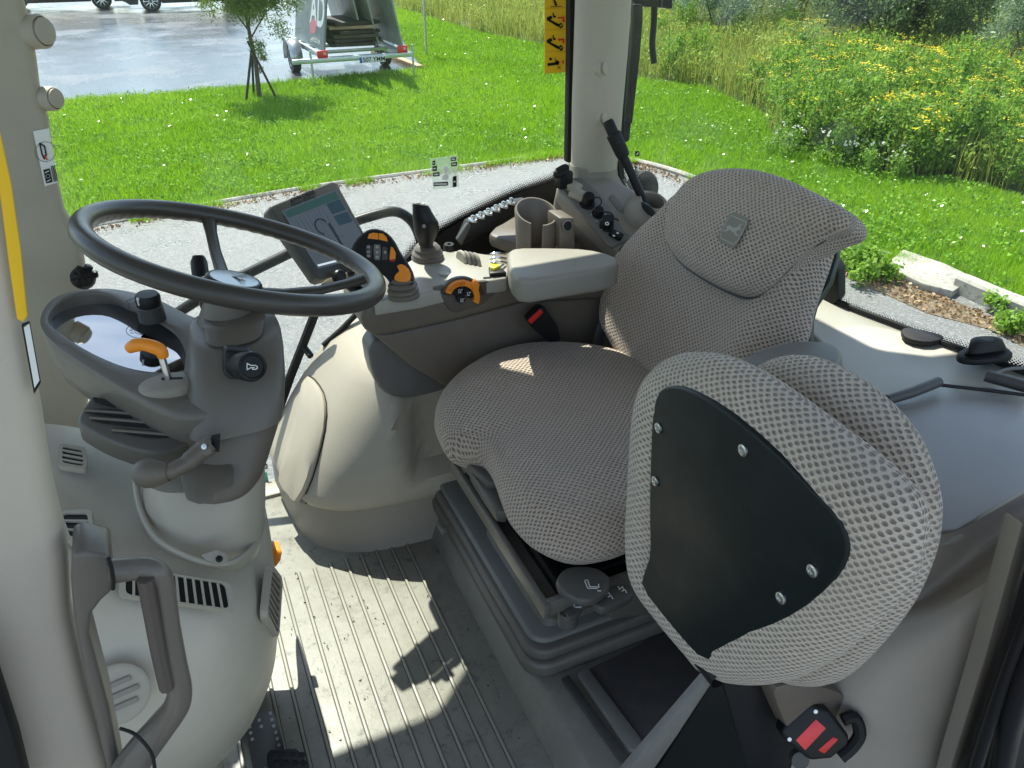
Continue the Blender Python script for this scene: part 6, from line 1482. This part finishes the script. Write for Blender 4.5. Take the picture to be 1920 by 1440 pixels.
# key pad below the monitor
kp = prism('key_pad', mm([(604, 530), (615, 522), (700, 492), (712, 505), (690, 530), (620, 545)], .012), mn*-.012, TAUPE, MO, .004)
bm = bmesh.new()
for i in range(3):
    for j in range(2): add_prism(bm, mm([(650+i*17+j*5, 510-i*5+j*12), (662+i*17+j*5, 506-i*5+j*12), (665+i*17+j*5, 514-i*5+j*12), (653+i*17+j*5, 518-i*5+j*12)], .0125), mn*.002, .0005)
fin(bm, 'keys', BLACK, kp)
lathe('key_knob', mm([(634, 520)], .012)[0], mn, [(.013, 0), (.012, .010), (.009, .013), (0, .0125)], BLACK, kp, 22)

# ---- seat belt buckle by the console
BK = empty('belt_buckle', pY(1022, 615, 1.27), 'black seat belt buckle with red button between main seat and console', 'buckle')
def by(l, y): return [pY(a, b, y) for a, b in l]
prism('buckle_body', by([(989, 600), (1013, 577), (1022, 576), (1046, 610), (1052, 635), (1045, 648), (1034, 647), (1000, 616)], 1.265), (0, .022, 0), BLACK, BK, .004)
prism('release_button', by([(991, 602), (1014, 580), (1019, 586), (996, 608)], 1.262), (0, .006, 0), RED, BK, .001)
tube('buckle_stem', [pY(1040, 640, 1.28), pY(1060, 680, 1.28)], .008, BLACK, BK, 8)
SBt = prism('belt_strap', by([(1128, 590), (1138, 600), (1128, 660), (1108, 665), (1118, 620)], 1.28), (0, .003, 0), plastic('belt_webbing', (.12, .12, .115), .8), None, .0008); tag(SBt, 'grey belt webbing hanging behind the main seat cushion', 'seat belt')
prism('rear_trim', by([(1128, 500), (1200, 480), (1230, 720), (1090, 690)], 1.36), (0, .02, 0), DGREY, CAB, .002)

# ================================================================== INSTRUCTOR SEAT, FOLDED
xi = .50
IS = empty('folding_seat', (xi, .45, 1.75), 'folded passenger seat near the door showing its black back plate', 'seat')
def pxx(l, x): return [pX(a, b, x) for a, b in l]
iu = VZ; ixx = V(0, -1, 0)
c1 = pxx([(1200, 1000), (1203, 880), (1210, 780), (1224, 710), (1255, 672), (1300, 660), (1370, 670), (1450, 712), (1560, 792), (1650, 862), (1712, 925), (1732, 980), (1726, 1045), (1690, 1120), (1630, 1185), (1560, 1240), (1480, 1276), (1400, 1280), (1350, 1262), (1325, 1235), (1270, 1170), (1215, 1090)], xi)
cc1 = sum(c1, V(0, 0, 0))/len(c1)
pillow('back_cushion', c1, cc1, ixx, iu, FAB2, IS, .058, .046, .03, .022, None, crown=-.022)
c2 = pxx([(1380, 730), (1420, 688), (1465, 668), (1520, 668), (1585, 694), (1660, 750), (1718, 820), (1750, 900), (1760, 960), (1750, 1040), (1712, 1130), (1650, 1212), (1590, 1268), (1540, 1284), (1480, 1270), (1400, 1200), (1350, 1100), (1340, 900)], xi+.085)
cc2 = sum(c2, V(0, 0, 0))/len(c2)
pillow('seat_cushion', c2, cc2, ixx, iu, FAB2, IS, .055, .045, .03, .02, None, crown=-.01)
plo = [(1218, 1040), (1216, 960), (1218, 860), (1222, 770), (1232, 735), (1250, 724), (1285, 728), (1350, 762), (1440, 835), (1520, 915), (1572, 970), (1590, 1012), (1588, 1052), (1560, 1098), (1500, 1150), (1420, 1188), (1350, 1215), (1322, 1248), (1260, 1178), (1199, 1100), (1207, 1070)]
PLT = prism('back_plate', pxx(plo, xi-.046), (.012, 0, 0), plastic('plate_black', (.004, .009, .010), .45, .1, grain=.3, gs=300, spec=.3, dirt=(.02, .022, .02), dirtamt=.5), IS, .004, 3, rnd=1, ang=60)
for x, y in ((1235, 802), (1394, 844), (1229, 902), (1524, 1070), (1465, 1121)):
    c = pX(x, y, xi-.0465); lathe('rivet', c, V(-1, 0, 0), [(.0065, 0), (.0062, .0018), (.0045, .0028), (.003, .0028), (.0025, .0015), (0, .0015)], STEEL, PLT, 20)
lathe('pivot', pX(1330, 1252, xi-.03), V(0, 1, 0), [(.012, -.02), (.012, .02), (0, .02)], BLACK, IS, 18)
yb = .455
prism('support_bracket', [pY(x, y, yb) for x, y in ((1328, 1270), (1348, 1262), (1270, 1380), (1215, 1460), (1165, 1460))], (0, .012, 0), GREY, IS, .002)
prism('support_plate', [pY(x, y, yb-.002) for x, y in ((1349, 1264), (1405, 1460), (1222, 1460))], (0, .008, 0), GLOSSB, IS, .001)
prism('support_box', [pY(x, y, yb+.006) for x, y in ((1350, 1262), (1470, 1250), (1520, 1330), (1560, 1470), (1408, 1470))], (0, .02, 0), BLACK, IS, .002)
prism('base_cover', [pY(x, y, .43) for x, y in ((1448, 1292), (1480, 1282), (1560, 1290), (1608, 1322), (1610, 1334), (1585, 1342), (1520, 1400), (1490, 1395), (1460, 1330))], (0, .05, 0), TAUPE, IS, .008, rnd=1)
B2 = empty('belt_buckle', pY(1540, 1370, .40), 'black seat belt buckle with two red labels below the folded seat', 'buckle')
tb = (pY(1535, 1370, .41)-CAM).dot(fw)
def tD(l, d=0): return [pD(x, y, tb-d) for x, y in l]
prism('buckle_body', tD([(1464, 1374), (1475, 1358), (1518, 1318), (1530, 1322), (1556, 1330), (1596, 1384), (1590, 1400), (1560, 1424), (1520, 1428), (1475, 1392)]), fw*.03, BLACK, B2, .006, 3, ang=60)
prism('red_label', tD([(1492, 1388), (1530, 1349), (1549, 1366), (1510, 1407)], .0008), fw*.004, REDBR, B2, .0005)
prism('release_button', tD([(1534, 1407), (1562, 1382), (1572, 1387), (1546, 1413)], .0008), fw*.004, RED, B2, .0005)
for x, y in ((1480, 1386), (1529, 1334)): lathe('buckle_screw', tD([(x, y)], 0)[0], -fw, [(.0028, 0), (.0028, .001), (0, .0012)], STEEL, B2, 10)
tube('buckle_strap', cat(tD([(1580, 1350), (1602, 1345), (1612, 1375), (1598, 1400), (1575, 1420)], -.02), 4), .0085, RUBBER, B2, 8)
lathe('buckle_foot', tD([(1500, 1425)], -.03)[0], -fw, [(.012, -.01), (.012, .002), (.008, .003), (0, .002)], DGREY, B2, 20)
print('objects', len(bpy.data.objects))
